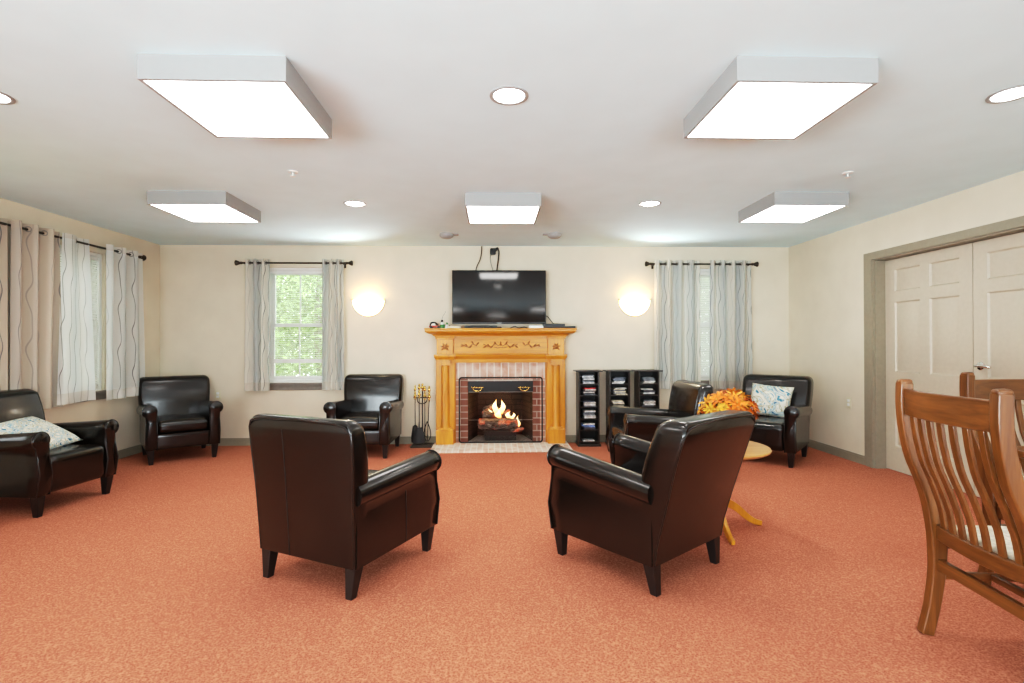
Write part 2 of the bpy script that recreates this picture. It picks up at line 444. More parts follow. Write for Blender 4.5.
struct('door_bracket', hb, M_white, d2)['label'] = 'small pale bracket'

# ------------------------------------------------------------------ windows
def window(name, axis, o, sgn, label):
    """a double-hung window set in hole o=(a0,a1,z0,z1) of a wall; axis 'y' back wall, 'x' left wall"""
    a0,a1,z0,z1 = o
    base = D if axis == 'y' else XL
    def bx(mb, p,q,d0,d1,s,e):
        if axis == 'y': mb.box(p,q,base+d0,base+d1,s,e)
        else: mb.box(base-d1,base-d0,p,q,s,e)
        return mb
    fr = MB(); f = .035
    bx(fr,a0,a0+f,.03,T,z0,z1); bx(fr,a1-f,a1,.03,T,z0,z1); bx(fr,a0+f,a1-f,.03,T,z1-f,z1); bx(fr,a0+f,a1-f,.03,T,z0,z0+f)
    fo = struct(name, fr, M_white, label=label, cat='window', bevel=.003)
    zm = (z0+z1)/2
    for nm, s, e, dp in (('upper_sash', zm-.02, z1-f, .10), ('lower_sash', z0+f, zm+.02, .07)):
        m = MB(); b = .042
        bx(m,a0+f,a0+f+b,dp,dp+.028,s,e); bx(m,a1-f-b,a1-f,dp,dp+.028,s,e); bx(m,a0+f+b,a1-f-b,dp,dp+.028,e-b,e); bx(m,a0+f+b,a1-f-b,dp,dp+.028,s,s+b)
        am = (a0+a1)/2; bx(m,am-.007,am+.007,dp+.008,dp+.02,s+b,e-b)
        struct(nm, m, M_white, fo)
        struct('pane', bx(MB(),a0+f+b-.005,a1-f-b+.005,dp+.012,dp+.016,s+b-.005,e-b+.005), M_pane, fo)
    struct('sill', bx(bx(MB(),a0-.05,a1+.05,-.045,0,z0-.025,z0),a0-.03,a1+.03,-.014,0,z0-.09,z0-.025), M_sill, fo, bevel=.004)['label'] = 'dark taupe window sill'
    return fo
window('window_1', 'y', WB1, 1, 'white double-hung window showing green foliage, nearer the side windows')
window('window_2', 'y', WB2, 1, 'white double-hung window behind closed curtains, nearer the doors')
window('window_3', 'x', WL1, 1, 'white side-wall window seen through the curtain gap')
window('window_4', 'x', WL2, 1, 'white side-wall window farther from the corner')

def blind(axis, o, ztop, zbot, tilt, label, stack=True):
    a0,a1 = o[0]+.04, o[1]-.04; base = D if axis == 'y' else XL
    dy = .046
    th = thing('window_blind', label, 'window blind', ((a0+a1)/2, D+dy, ztop) if axis == 'y' else (XL-dy, (a0+a1)/2, ztop), 0 if axis == 'y' else PI/2)
    hw = (a1-a0)/2
    obj('head_rail', MB().box(-hw,hw,-.014,.014,-.035,0), M_white, th, bevel=.003)
    mb = MB(); z = -.055; c, s = math.cos(tilt)*.0115, math.sin(tilt)*.0115
    while z > zbot - ztop + .03:
        mb.add([(-hw,-c,z-s),(hw,-c,z-s),(hw,0,z+.0015),(-hw,0,z+.0015),(hw,c,z+s),(-hw,c,z+s)], [(0,1,2,3),(3,2,4,5)])
        z -= .0235
    k = obj('slats', mb, M_slat, th)
    obj('bottom_rail', MB().box(-hw,hw,-.012,.012,zbot-ztop,zbot-ztop+(.05 if stack else .02)), M_white, th, bevel=.003)
    cd = MB()
    for x in (-hw*.75, hw*.75): cd.tube([(x,-.0125,-.03),(x,-.0125,zbot-ztop+.01)], .0012, 5)
    obj('cord', cd, M_white, th)
blind('y', WB1, 2.132, 1.0, .12, 'open mini blind half lowered in the green-view window')
blind('y', WB2, 2.132, .80, 1.15, 'lowered mini blind behind the curtains nearer the doors', False)
blind('x', WL1, 2.132, .80, .9, 'lowered mini blind in the side-wall window', False)

# ------------------------------------------------------------------ curtains
def curtain(axis, off, a0, a1, z0, z1, folds, label, amp=.032, seed=0, slant=0, group='wavy-striped curtain panels', mat=None):
    rnd = random.Random(seed); nx = folds*14; nz = 26
    L = a1-a0; mb = MB(); mb.uv = []
    th = thing('curtain', label, 'curtain', group=group)
    ph = [rnd.uniform(-.5,.5) for _ in range(4)]
    cloth_w = L*1.6
    for k in range(nz+1):
        v = k/nz; z = z0 + (z1-z0)*v
        for i in range(nx+1):
            u = i/nx
            spread = (1-v)
            a = a0 + L*u + slant*spread*(u-.5) + .012*spread*math.sin(9*u+ph[0]*6)
            ang = 2*PI*folds*u + .35*spread*math.sin(5*u+ph[1]*8) 
            w = amp*(math.sin(ang) + .28*spread*math.sin(2.0*ang+ph[2]*5))*(1-.15*spread)
            if axis == 'y': p = (a, D-off-w, z)
            else: p = (XL+off+w, a, z)
            mb.v.append(p); mb.uv.append((u*cloth_w + seed*1.37, v*(z1-z0)))
    for k in range(nz):
        for i in range(nx):
            q = k*(nx+1)+i; mb.f.append((q,q+1,q+nx+2,q+nx+1))
    o = obj('cloth', mb, mat or M_curt, th, smooth=180)
    zr = z1-.045
    for j in range(folds*2):
        u = (j+.5)/(folds*2) if True else 0
        u = j/(folds*2) + .0
        if j == 0: continue
        a = a0 + L*u
        slope = amp*2*PI*folds/L*(1 if j % 2 == 0 else -1)
        # ring lies in the local cloth plane where it crosses the rod
        t = Vector((1, -slope, 0)).normalized() if axis == 'y' else Vector((slope, 1, 0)).normalized()
        c = Vector((a, D-off, zr)) if axis == 'y' else Vector((XL+off, a, zr))
        ring = [c + t*.021*math.cos(2*PI*q/14) + Vector((0,0,.021*math.sin(2*PI*q/14))) for q in range(14)]
        obj('grommet', MB().tube(ring, .0042, 6, True), M_steel, th)
    return th
RZ = 2.212
def rod(axis, off, a0, a1, z, label, bw=.05):
    th = thing('curtain_rod', label, 'curtain rod', ((a0+a1)/2, D-off, z) if axis == 'y' else (XL+off, (a0+a1)/2, z), 0 if axis == 'y' else PI/2)
    hw = (a1-a0)/2
    obj('pole', MB().tube([(-hw,0,0),(hw,0,0)], .0105, 12), M_bronze, th)
    for s in (-1,1):
        obj('finial', MB().lathe([(.002,-.002),(.014,0),(.017,.012),(.012,.022),(.018,.034),(.031,.062),(.033,.072),(.026,.078),(.002,.08)] , (0,0,0), 18, 'x').xf(Matrix.Translation((s*hw,0,0)) @ Matrix.Scale(s, 4, (1,0,0))), M_bronze, th)
        wy = off if axis == 'y' else off
        obj('bracket', MB().tube([(s*(hw-.035),0,-.012),(s*(hw-.035),wy-.006,-.012)], .006, 8).box(s*(hw-.035)-.012, s*(hw-.035)+.012, wy-.008, wy-.001, -.05, .025), M_bronze, th)
OFF = .085
rod('y', OFF, -3.03, -1.79, RZ, 'dark curtain rod above the green-view window')
rod('y', OFF, 1.95, 3.21, RZ, 'dark curtain rod above the window nearer the doors')
rod('x', OFF, 2.75, 5.86, RZ, 'long dark curtain rod on the side window wall')
curtain('y', OFF, -2.99, -2.70, .67, RZ+.047, 3, 'gathered wavy-striped curtain on the corner side of the green-view window', seed=1)
curtain('y', OFF, -2.075, -1.82, .675, RZ+.047, 3, 'gathered wavy-striped curtain beside the wall sconce, at the green-view window', seed=2, slant=.03)
curtain('y', OFF, 1.985, 2.555, .665, RZ+.047, 4, 'spread wavy-striped curtain beside the sconce and media towers', seed=3, amp=.036)
curtain('y', OFF, 2.68, 3.20, .66, RZ+.047, 4, 'spread wavy-striped curtain above the flowers, nearer the doors', seed=4, amp=.036)
curtain('x', OFF+.01, 5.36, 5.90, .665, RZ+.047, 3, 'pale wavy-striped curtain next to the room corner on the side wall', seed=5, amp=.04, slant=.06, mat=M_curtside)
curtain('x', OFF+.01, 4.83, 5.14, .685, RZ+.047, 1, 'bright backlit wavy-striped curtain just left of the side window gap', seed=6, amp=.034, slant=.16, mat=M_curtside)
curtain('x', OFF+.01, 4.33, 4.80, .665, RZ+.047, 3, 'beige shaded wavy-striped curtain left of the backlit one', seed=7, amp=.05, mat=M_curtshade)
curtain('x', OFF+.01, 3.90, 4.30, .67, RZ+.047, 2, 'beige wavy-striped curtain cut by the left picture edge', seed=8, amp=.05, mat=M_curtshade)

# ------------------------------------------------------------------ ceiling lights
def square_light(x, y, label):
    th = thing('ceiling_light', label, 'ceiling light', (x, y, H), 0, 'square surface-mounted ceiling lights')
    h = .305; z = -.105; lip = .014
    mb = MB()
    mb.loft([[(-h,-h,0),(h,-h,0),(h,h,0),(-h,h,0)], [(-h,-h,z),(h,-h,z),(h,h,z),(-h,h,z)], [(-h+lip,-h+lip,z),(h-lip,-h+lip,z),(h-lip,h-lip,z),(-h+lip,h-lip,z)], [(-h+lip,-h+lip,z+.012),(h-lip,-h+lip,z+.012),(h-lip,h-lip,z+.012),(-h+lip,h-lip,z+.012)]], True, False)
    obj('housing', mb, M_fixt, th, smooth=0)
    q = h-lip
    obj('diffuser', MB().box(-q,q,-q,q,z+.004,z+.010), M_diff, th, smooth=0)
    return th
for x, y, lb in ((-1.175,2.48,'white square ceiling light, nearer one over the left front armchair'),
              (1.33,2.42,'white square ceiling light, nearer one over the right front armchair'),
              (-2.42,4.42,'white square ceiling light by the side-wall curtains'),
              (.075,4.41,'white square ceiling light in front of the television'),
              (2.55,4.32,'white square ceiling light nearest the double doors'),
              (-2.40,.55,'white square ceiling light behind the camera on the window side'),
              (2.5,.5,'white square ceiling light over the dining table'),
              (-1.17,-1.4,'white square ceiling light farther back, window side'),
              (1.30,-1.4,'white square ceiling light farther back, door side'),
              (.085,-3.3,'white square ceiling light by the rear wall')):
    square_light(x, y, lb)
def can_light(x, y, label):
    th = thing('recessed_light', label, 'recessed light', (x, y, H), 0, 'round recessed ceiling lights')
    obj('trim_ring', MB().lathe([(.095,.008),(.095,-.004),(.088,-.007),(.078,-.005),(.074,0)], n=32, cap=False), M_fixt, th)
    obj('lens', MB().lathe([(.001,-.0045),(.05,-.004),(.076,-.002)], n=32, cap=False), M_lens, th)
    ld = bpy.data.lights.new('downlight', 'SPOT'); ld.energy = 58 if y > 3 else 18; ld.color = (1,.95,.88); ld.shadow_soft_size = .06; ld.spot_size = math.radians(125); ld.spot_blend = .8
    lo = bpy.data.objects.new('downlight', ld); C.objects.link(lo); lo.parent = th; lo.location = (0,0,-.02)
for x, y, lb in ((.076,2.49,'round recessed light between the two nearer square lights'), (-1.193,4.444,'round recessed light left of the television square light'),
              (1.351,4.381,'round recessed light right of the television square light'), (2.52,2.40,'round recessed light over the dining chairs by the right picture edge'),
              (-2.44,2.556,'round recessed light cut by the left picture edge')):
    can_light(x, y, lb)
for x, y, lb in ((-.52,5.66,'white smoke detector above the left end of the mantel'), (.67,5.63,'white smoke detector above the right end of the mantel')):
    th = thing('smoke_detector', lb, 'smoke detector', (x,y,H))
    obj('mount', MB().box(-.02,.13 if x < 0 else .02,-.03,.03,-.012,0) if x < 0 else MB().box(-.13,.02,-.03,.03,-.012,0), M_fixt, th, bevel=.003)
    obj('body', MB().lathe([(.078,0),(.08,-.012),(.072,-.03),(.05,-.045),(.03,-.05),(.001,-.05)], n=28, cap=False), M_ivory if False else M_fixt, th)
for x, y, lb in ((-1.405,3.632,'small ceiling sprinkler head on the window side'), (2.517,3.549,'small ceiling sprinkler head nearer the doors')):
    th = thing('sprinkler_head', lb, 'sprinkler', (x,y,H))
    obj('escutcheon', MB().lathe([(.001,.008),(.035,.008),(.033,-.006),(.015,-.009)], n=24, cap=False), M_white, th)
    obj('deflector', MB().lathe([(.006,-.008),(.006,-.03),(.018,-.032),(.018,-.035),(.001,-.036)], n=16, cap=False), M_white, th)

# ------------------------------------------------------------------ wall sconces
M_sconce = NT('lit_sconce_glass').p(Base_Color=(.95,.9,.8), Emission_Color=(1,.86,.60), Emission_Strength=3.6, Roughness=.3).m
def sconce(x, z, label):
    th = thing('wall_sconce', label, 'wall lamp', (x, D, z))
    R_ = .195; dp = .10
    rings = []
    for k in range(9):
        a = PI/2*k/8          # 0 = rim, 90 = bottom
        r = R_*math.cos(a); zz = -R_*math.sin(a)
        r = max(r, .002)
        rings.append([(r*math.cos(PI + PI*j/20), dp*math.cos(a)*math.sin(PI + PI*j/20) - .012, zz) for j in range(21)])
    obj('glass_bowl', MB().loft(rings, False, False, False), M_sconce, th, smooth=180)
    arc = [(R_*1.01*math.cos(PI + PI*j/28), -.006, R_*1.01*math.sin(PI + PI*j/28)) for j in range(29)]
    obj('rim', MB().tube(arc, .006, 8), M_brass, th)
    obj('back_plate', MB().box(-.06,.06,-.006,0,-.13,-.02), M_brass, th)
    for s in (-1,1): obj('clip', MB().box(s*R_-.007, s*R_+.007, -.022,-.004,-.006,.018), M_brass, th)
    obj('finial', MB().ball((0,-.02,-R_-.006), .009, 8), M_brass, th)
    ld = bpy.data.lights.new('sconce_glow', 'POINT'); ld.energy = 2.3; ld.color = (1,.70,.34); ld.shadow_soft_size = .05
    lo = bpy.data.objects.new('sconce_glow', ld); C.objects.link(lo); lo.parent = th; lo.location = (0,-.15,.03)
    ld = bpy.data.lights.new('sconce_uplight', 'SPOT'); ld.energy = 48; ld.color = (.93,.97,1); ld.shadow_soft_size = .05; ld.spot_size = math.radians(118); ld.spot_blend = .9
    lo = bpy.data.objects.new('sconce_uplight', ld); C.objects.link(lo); lo.parent = th; lo.location = (0,-.07,.0)
    lo.rotation_euler = Vector((.9 if x < 0 else -.9,2.5,-1)).to_track_quat('Z','Y').to_euler()
sconce(-1.542, 1.768, 'glowing half-bowl wall sconce beside the green-view window')
sconce(1.757, 1.768, 'glowing half-bowl wall sconce beside the window nearer the doors')

def outlet(loc, rz, label):
    th = thing('wall_outlet', label, 'outlet', loc, rz)
    obj('cover_plate', MB().rbox(-.036,.036,-.006,0,-.058,.058,.003,2), M_ivory, th)
    for s in (-1,1):
        obj('socket', MB().rbox(-.017,.017,-.009,-.005,s*.02-.014,s*.02+.014,.002,2), M_white, th)
outlet((XR, 5.264, .60), -PI/2, 'ivory wall outlet between armchair and double doors')
outlet((-3.358, D, .616), 0, 'ivory wall outlet beside the corner armchair')

# ------------------------------------------------------------------ armchairs
def arm_parts(s, root, up=0):
    """s = -1 left, +1 right"""
    sec = [(.235,.15),(.235,.30),(.236,.44)]
    cx, cz, r = .297, .546, .064
    a_in = math.degrees(math.acos((.2375-cx)/r)); a_in = 360 - a_in    # lower left crossing
    a_out = math.degrees(math.asin(-.054/r))
    A0 = a_in - 360; # negative
    n = 20
    st = 360 + A0; en = a_out
    for k in range(n+1):
        a = math.radians(st + (en - st)*k/n)
        sec.append((cx + r*math.cos(a), cz + r*math.sin(a)))
    sec += [(.329,.43),(.332,.30),(.330,.15)]
    def yf(z):
        pts = [(.15,.352),(.22,.368),(.30,.375),(.37,.368),(.43,.350),(.47,.340),(.51,.348),(.55,.352),(.62,.345)]
        for (z0,y0),(z1,y1) in zip(pts, pts[1:]):
            if z <= z1: return y0 + (y1-y0)*(z-z0)/(z1-z0)
        return pts[-1][1]
    yr = -.335; rings = []
    cxm, czm = .285, .38
    def ring(t, ins=0, dy=0):
        out = []
        for x, z in sec:
            w = max(0, min(1, (z-.30)/.2))
            zz = z - .045*(1-t)*w + up*t*w
            xx = x
            if ins:
                q = .95 if z > .42 else .92
                if z > .44: xx = cx + (x-cx)*(1-ins*3.0); zz = cz + (zz-cz)*(1-ins*3.0)
                else: xx = .283 + (x-.283)*(1-ins*4.5); zz = z + (ins*.6 if z < .2 else 0)
            out.append((s*xx, yr + t*(yf(z)-yr) + dy, zz))
        return out
    for k in range(9): rings.append(ring(k/8))
    rings.append(ring(1, .02, .006)); rings.append(ring(1, .05, .010))
    mb = MB().loft(rings)
    o = obj('arm', mb, M_leather, root, smooth=60)
    edge = [Vector(p) + Vector((0,.002,0)) for p in ring(1)]
    obj('piping', MB().tube(edge, .0042, 6), M_pipe, o)
    return o
def make_armchair(label, cushion, lean=0.0, thick=0.0, up=0, seam=False):
    th = thing('armchair', label, 'armchair', group='dark brown leather armchairs')
    # backrest, leaning
    rings = []
    prof = [(.15,.322,-.345,-.215),(.25,.325,-.352,-.215),(.40,.330,-.366,-.205),(.50,.335,-.376,-.200),(.58,.342,-.384,-.202),(.66,.347,-.393,-.212),(.74,.350,-.403,-.228),(.80,.349,-.412,-.243)]
    prof = [(z, h_, yb - lean*max(0, z-.2)/.66, yf_ - lean*max(0, z-.2)/.66 + thick*min(1, max(0, z-.3)/.2)) for z, h_, yb, yf_ in prof]
    def bring(cy, z, hx_, hy_):
        # square-ish back corners, rounder front corners
        f = rring(0, cy, z, hx_, hy_, .05); b = rring(0, cy, z, hx_, hy_, .014)
        return f[:12] + b[12:]
    for z, hx_, yb, yf_ in prof: rings.append(bring((yb+yf_)/2, z, hx_, (yf_-yb)/2))
    z, hx_, yb, yf_ = prof[-1]
    for k in range(1,7):
        a = PI/2*k/6; rr = .062
        rings.append([(p[0], p[1], z + rr*math.sin(a) + .010*(1-(p[0]/.36)**2)*k/6) for p in bring((yb+yf_)/2-.012*k/6-.018*(1-math.cos(a)), 0, hx_-.05*(1-math.cos(a)), (yf_-yb)/2-.045*(1-math.cos(a)))])
    bo = obj('backrest', MB().loft(rings), M_leather, th, smooth=60)
    # welts round the outside back panel and the front face
    zt, ht, ybt, yft = prof[-1]
    for ys, hh, zz, q in ((2, .005, prof, .004), (3, .030, prof[4:], .0035)):
        sg = -1 if ys == 2 else 1
        col = lambda sx: [Vector((sx*(p[1]-hh), p[ys] + sg*(-.003 if ys == 2 else -.006), p[0])) for p in zz]
        dz = .052 if ys == 2 else .048; dy = -.016 if ys == 2 else -.040
        top = [Vector((x, p_y, p_z)) for x, p_y, p_z in ((-ht+.03, prof[-1][ys]+dy*.55, zt+dz*.72), (-ht+.085, prof[-1][ys]+dy, zt+dz), (0, prof[-1][ys]+dy, zt+dz+.010), (ht-.085, prof[-1][ys]+dy, zt+dz), (ht-.03, prof[-1][ys]+dy*.55, zt+dz*.72))]
        obj('piping', MB().tube(col(-1) + top + col(1)[::-1], q, 6), M_pipe, bo)
    if seam:
        obj('seam', MB().tube([(-.105, p[2]-.0005, p[0]) for p in prof], .0022, 6), M_legdark, bo)
    for s in (-1,1):
        ao = arm_parts(s, th, up)
        if seam: obj('seam', MB().tube([(s*.3305,.05,.155),(s*.3325,.05,.30),(s*.330,.05,.43)], .002, 6), M_legdark, ao)
    if cushion:
        so = obj('seat_base', MB().rbox(-.24,.24,-.25,.345,.15,.305,.015,4), M_leather, th, smooth=60)
        obj('piping', MB().tube([(-.235,.347,.30),(0,.349,.30),(.235,.347,.30)], .006, 6), M_pipe, so)
        obj('seat_cushion', MB().rbox(-.236,.236,-.21,.355,.308,.435,.045,8,.022), M_leather, th, smooth=80)
    else:
        obj('seat', MB().rbox(-.238,.238,-.25,.368,.15,.425,.05,8,.018), M_leather, th, smooth=80)
    for sx, sy in ((-1,1),(1,1),(-1,-1),(1,-1)):
        y0 = .318 if sy > 0 else -.305; y1 = .312 if sy > 0 else -.325
        mk = lambda c, cy, h_, z: [(c-h_,cy-h_,z),(c+h_,cy-h_,z),(c+h_,cy+h_,z),(c-h_,cy+h_,z)]
        obj('leg', MB().loft([mk(sx*.283,y1,.019,0), mk(sx*.288,y0,.032,.155)]), M_legdark, th, smooth=0, bevel=.003)
    return th
def face(deg): return math.radians(deg - 90)
a1 = make_armchair('brown leather armchair under the sconce beside the fireplace tools', True, 0, -.045)
a1.location = (-1.455,5.885,0); a1.rotation_euler.z = face(-91)
dup(a1, (-3.478,5.784,0), face(-51.9), 'brown leather armchair standing in the far corner between two windows')
dup(a1, (1.50,4.76,0), face(181), 'brown leather armchair turned sideways in front of the media towers')
l1 = make_armchair('brown leather armchair seen from behind, in front of the camera on the left', True, -.02, -.045, -.02, True)
l1.location = (-.80,2.925,0); l1.rotation_euler.z = face(63)
r1 = make_armchair('brown leather armchair seen from behind, back against the round oak table', True, .125, .01, .025)
r1.location = (.81,2.915,0); r1.rotation_euler.z = face(128)
b1 = make_armchair('brown leather armchair with a blue mosaic pillow, under the side-wall curtains', False, .08)
b1.location = (-3.545,4.095,0); b1.rotation_euler.z = face(-6)
dup(b1, (2.92,5.375,0), face(-132), 'brown leather armchair with a teal splash pillow in the right corner')

def pillow(label, mat, w, h, t, M):
    n = 18; mb = MB(); 
    for sgn in (1,-1):
        o = len(mb.v)
        for j in range(n+1):
            for i in range(n+1):
                x = 2*i/n-1; y = 2*j/n-1
                k = (1-x*x)*(1-y*y)
                px = x*(1-.06*(1-y*y)); py = y*(1-.06*(1-x*x))
                mb.v.append((px*w/2, py*h/2, sgn*t/2*max(0,k)**.42))
        for j in range(n):
            for i in range(n):
                q = o+j*(n+1)+i; mb.f.append((q,q+1,q+n+2,q+n+1) if sgn > 0 else (q,q+n+1,q+n+2,q+1))
    o = obj('throw_pillow', mb, mat, smooth=180)
    bm = bmesh.new(); bm.from_mesh(o.data); bmesh.ops.remove_doubles(bm, verts=bm.verts, dist=.0005); bmesh.ops.recalc_face_normals(bm, faces=bm.faces); bm.to_mesh(o.data); bm.free()
    for p in o.data.polygons: p.use_smooth = True
    o.matrix_world = M
    return tag(o, label, 'pillow')
def chair_frame(loc, deg): return Matrix.Translation(loc) @ Matrix.Rotation(face(deg), 4, 'Z')
pillow('cream throw pillow with teal brush strokes, upright on the right corner armchair', M_pil1, .42, .36, .13,
       chair_frame((2.92,5.375,0), -132) @ Matrix.Translation((-.0,-.105,.605)) @ Matrix.Rotation(math.radians(-4), 4, 'Y') @ Matrix.Rotation(math.radians(-68), 4, 'X'))
pillow('cream and blue mosaic throw pillow lying on the armchair under side curtains', M_pil2, .44, .44, .14,
       chair_frame((-3.545,4.095,0), -6) @ Matrix.Translation((.02,.0,.54)) @ Matrix.Rotation(math.radians(-27), 4, 'X') @ Matrix.Rotation(math.radians(8), 4, 'Z'))

# ------------------------------------------------------------------ fireplace
FX = .08            # centre line of the fireplace
HZ = .02            # hearth top
fp = thing('brick_fireplace', 'whitewashed brick fireplace with a lit gas fire', 'fireplace', (0,0,0))
obj('hearth', MB().box(-.735,.895,5.78,D,0,HZ), M_hearthb, fp, smooth=0, bevel=.006)
BY = D - .045
obj('soldier_course', MB().box(-.475,.64,BY,D,.80,1.0), M_soldier, fp, smooth=0)
obj('brick_jamb', MB().box(-.475,-.415,BY,D,HZ,.80), M_sidebrick, fp, smooth=0)
obj('brick_jamb', MB().box(.565,.64,BY,D,HZ,.80), M_sidebrick, fp, smooth=0)
obj('inner_brick', MB().box(-.415,-.325,BY+.012,D,HZ,.80), M_darkbrick, fp, smooth=0)['label'] = 'darker red-brown inner brick column'
obj('inner_brick', MB().box(.475,.565,BY+.012,D,HZ,.80), M_darkbrick, fp, smooth=0)['label'] = 'darker red-brown inner brick column'
obj('lintel', MB().box(-.325,.475,BY+.012,D,.765,.80), M_sidebrick, fp, smooth=0)
box = MB()
yb = D + .46
box.add([(-.325,D,0),(-.22,yb,0),(-.22,yb,.9),(-.325,D,.9)], [(0,1,2,3)]); box.add([(.475,D,0),(.37,yb,0),(.37,yb,.9),(.475,D,.9)], [(0,3,2,1)])
box.add([(-.22,yb,0),(.37,yb,0),(.37,yb,.9),(-.22,yb,.9)], [(0,1,2,3)]); box.add([(-.325,D,.9),(.475,D,.9),(.37,yb,.9),(-.22,yb,.9)], [(0,1,2,3)])
obj('firebox', box, M_soot, fp, smooth=0)
obj('firebox_floor', MB().box(-.325,.475,D,yb,0,HZ), M_ash, fp, smooth=0)['label'] = 'ash grey firebox floor'

# oak mantel
mt = thing('fireplace_mantel', 'golden oak mantelpiece with fluted columns around the brick fireplace', 'mantelpiece', (FX, D, 0))
def prism_x(prof, x0, x1):
    """profile (y,z) extruded along x, returned with mitred returns ignored"""
    return MB().loft([[(x0, y, z) for y, z in prof], [(x1, y, z) for y, z in prof]])
# shelf: moulded slab
def moulded(hw0, prof):
    """stack of rectangles: prof = list of (outset, z); back edge stays on the wall"""
    rings = []
    for o_, z in prof: rings.append([(-hw0-o_, -.16-o_, z), (hw0+o_, -.16-o_, z), (hw0+o_, -.002, z), (-hw0-o_, -.002, z)])
    return MB().loft(rings)
obj('shelf', moulded(.80, [(0,1.325),(.012,1.327),(.018,1.338),(.03,1.345),(.06,1.352),(.085,1.364),(.098,1.376),(.102,1.380),(.102,1.398),(.108,1.402),(.108,1.412),(.104,1.416)]), M_oakx, mt, smooth=30)
obj('frieze', MB().box(-.60,.60,-.10,-.047,1.10,1.33), M_oakx, mt, smooth=0)
obj('frieze_rail', MB().box(-.60,.60,-.115,-.09,1.285,1.33).box(-.60,.60,-.108,-.09,1.10,1.118), M_oakx, mt, smooth=0, bevel=.004)
obj('architrave', MB().loft([[(-.60,y,z),(.60,y,z),(.60,-.047,z),(-.60,-.047,z)] for y, z in ((-.105,1.0),(-.108,1.045),(-.118,1.052),(-.125,1.065),(-.138,1.078),(-.142,1.098),(-.11,1.10))]), M_oakx, mt, smooth=30)
# carved vine on the frieze
cv = MB()
def leaf(mb, cx, cz, a, L, y=-.106):
    pts = [(0,0),(.3,.16),(.6,.17),(1,0),(.6,-.17),(.3,-.16)]
    vs = [(cx + L*(p*math.cos(a)-q*math.sin(a)), y+.004, cz + L*(p*math.sin(a)+q*math.cos(a))) for p, q in pts]
    vs.append((cx + L*.5*math.cos(a), y-.007, cz + L*.5*math.sin(a)))
    mb.add(vs, [(i,(i+1)%6,6) for i in range(6)])
for s in (-1,1):
    for x0 in (.0, .27):
        p = spline([(s*(x0+.02),-.102,1.20),(s*(x0+.07),-.102,1.225),(s*(x0+.12),-.102,1.19),(s*(x0+.17),-.102,1.205),(s*(x0+.21),-.102,1.225)], 5)
        cv.tube(p, .0045, 6)
    for cx, cz, a in ((.05,1.215,.9),(.09,1.21,-.8),(.13,1.195,.7),(.17,1.205,-.5),(.33,1.222,1.0),(.35,1.21,-.7),(.40,1.20,.6),(.30,1.21,2.3),(.44,1.215,-.4)):
        leaf(cv, s*cx, cz, a if s > 0 else PI-a, .055)
    cv.tube(spline([(0,-.102,1.185),(s*.04,-.102,1.178),(s*.08,-.102,1.19)],4), .004, 6)
leaf(cv, -.025, 1.215, 0, .05); leaf(cv, 0, 1.21, PI/2, .05)
obj('carving', cv, M_carve, mt, smooth=60)['label'] = 'carved leaf spray on the frieze'
for s in (-1,1):
    pc = .675*s
    # corner block
    cb = obj('corner_block', MB().box(pc-.10,pc+.10,-.14,-.002,1.10,1.30), M_oak, mt, smooth=0, bevel=.004)
    obj('block_cap', MB().loft([[(pc-w,-.14-o_,z),(pc+w,-.14-o_,z),(pc+w,-.002,z),(pc-w,-.002,z)] for w, o_, z in ((.10,0,1.285),(.112,.012,1.29),(.112,.012,1.305),(.122,.022,1.318),(.122,.022,1.326))]), M_oak, cb, smooth=0)
    k = MB()
    k.ball((pc,-.142,1.19), .02, 8, (1,.4,1.3))
    for a in range(6): leaf(k, pc, 1.19, PI/2 + (a-2.5)*.9, .06, -.144)
    obj('carving', k, M_carve, cb, smooth=60)
    obj('block_base', MB().loft([[(pc-w,-.15-o_,z),(pc+w,-.15-o_,z),(pc+w,-.002,z),(pc-w,-.002,z)] for w, o_, z in ((.112,0,1.035),(.115,.004,1.05),(.125,.012,1.06),(.130,.02,1.082),(.130,.02,1.10),(.11,0,1.102))]), M_oak, mt, smooth=0)
    # pilaster board with a fluted half column in front
    pl = obj('pilaster', MB().box(pc-.112,pc+.115,-.10,-.002,HZ,1.04), M_oak, mt, smooth=0, bevel=.004)
    rings = []
    nF = 60
    for z in (.215,.235,.25,.60,.955,.965):
        r0 = {.215:.060,.235:.054}.get(z, .052 - (.004 if z > .5 else 0))
        rg = []
        for j in range(nF):
            a = 2*PI*j/nF
            fl = .0035*max(0, math.cos(a*10)) if .24 < z < .96 else 0
            rg.append((pc + (r0-fl)*math.cos(a), -.105 + (r0-fl)*math.sin(a)*.75, z))
        rings.append(rg)
    obj('column', MB().loft(rings), M_oak, pl, smooth=60)
    cp = MB().box(pc-.07,pc+.07,-.155,-.098,1.015,1.036)
    for q in (-1,1):
        cp.lathe([(.001,-.052),(.024,-.052),(.024,.0),(.001,0)], (pc+q*.05,-.155+.052-.052,.99), 16, 'y')
        cp.v = cp.v
    cp.box(pc-.05,pc+.05,-.148,-.098,.972,1.016)
    obj('capital', cp, M_oak, pl, smooth=40)
    obj('plinth', MB().box(pc-.105,pc+.105,-.175,-.098,HZ,.185).loft([[(pc-w,-.175+o_,z),(pc+w,-.175+o_,z),(pc+w,-.098,z),(pc-w,-.098,z)] for w, o_, z in ((.105,0,.185),(.098,.005,.192),(.08,.02,.198),(.075,.024,.215))]), M_oak, pl, smooth=0, bevel=.003)
    obj('inner_strip', MB().box(s*.556-.006,s*.556+.006,-.085,-.047,HZ,1.0), M_oak, pl, smooth=0, bevel=.004)

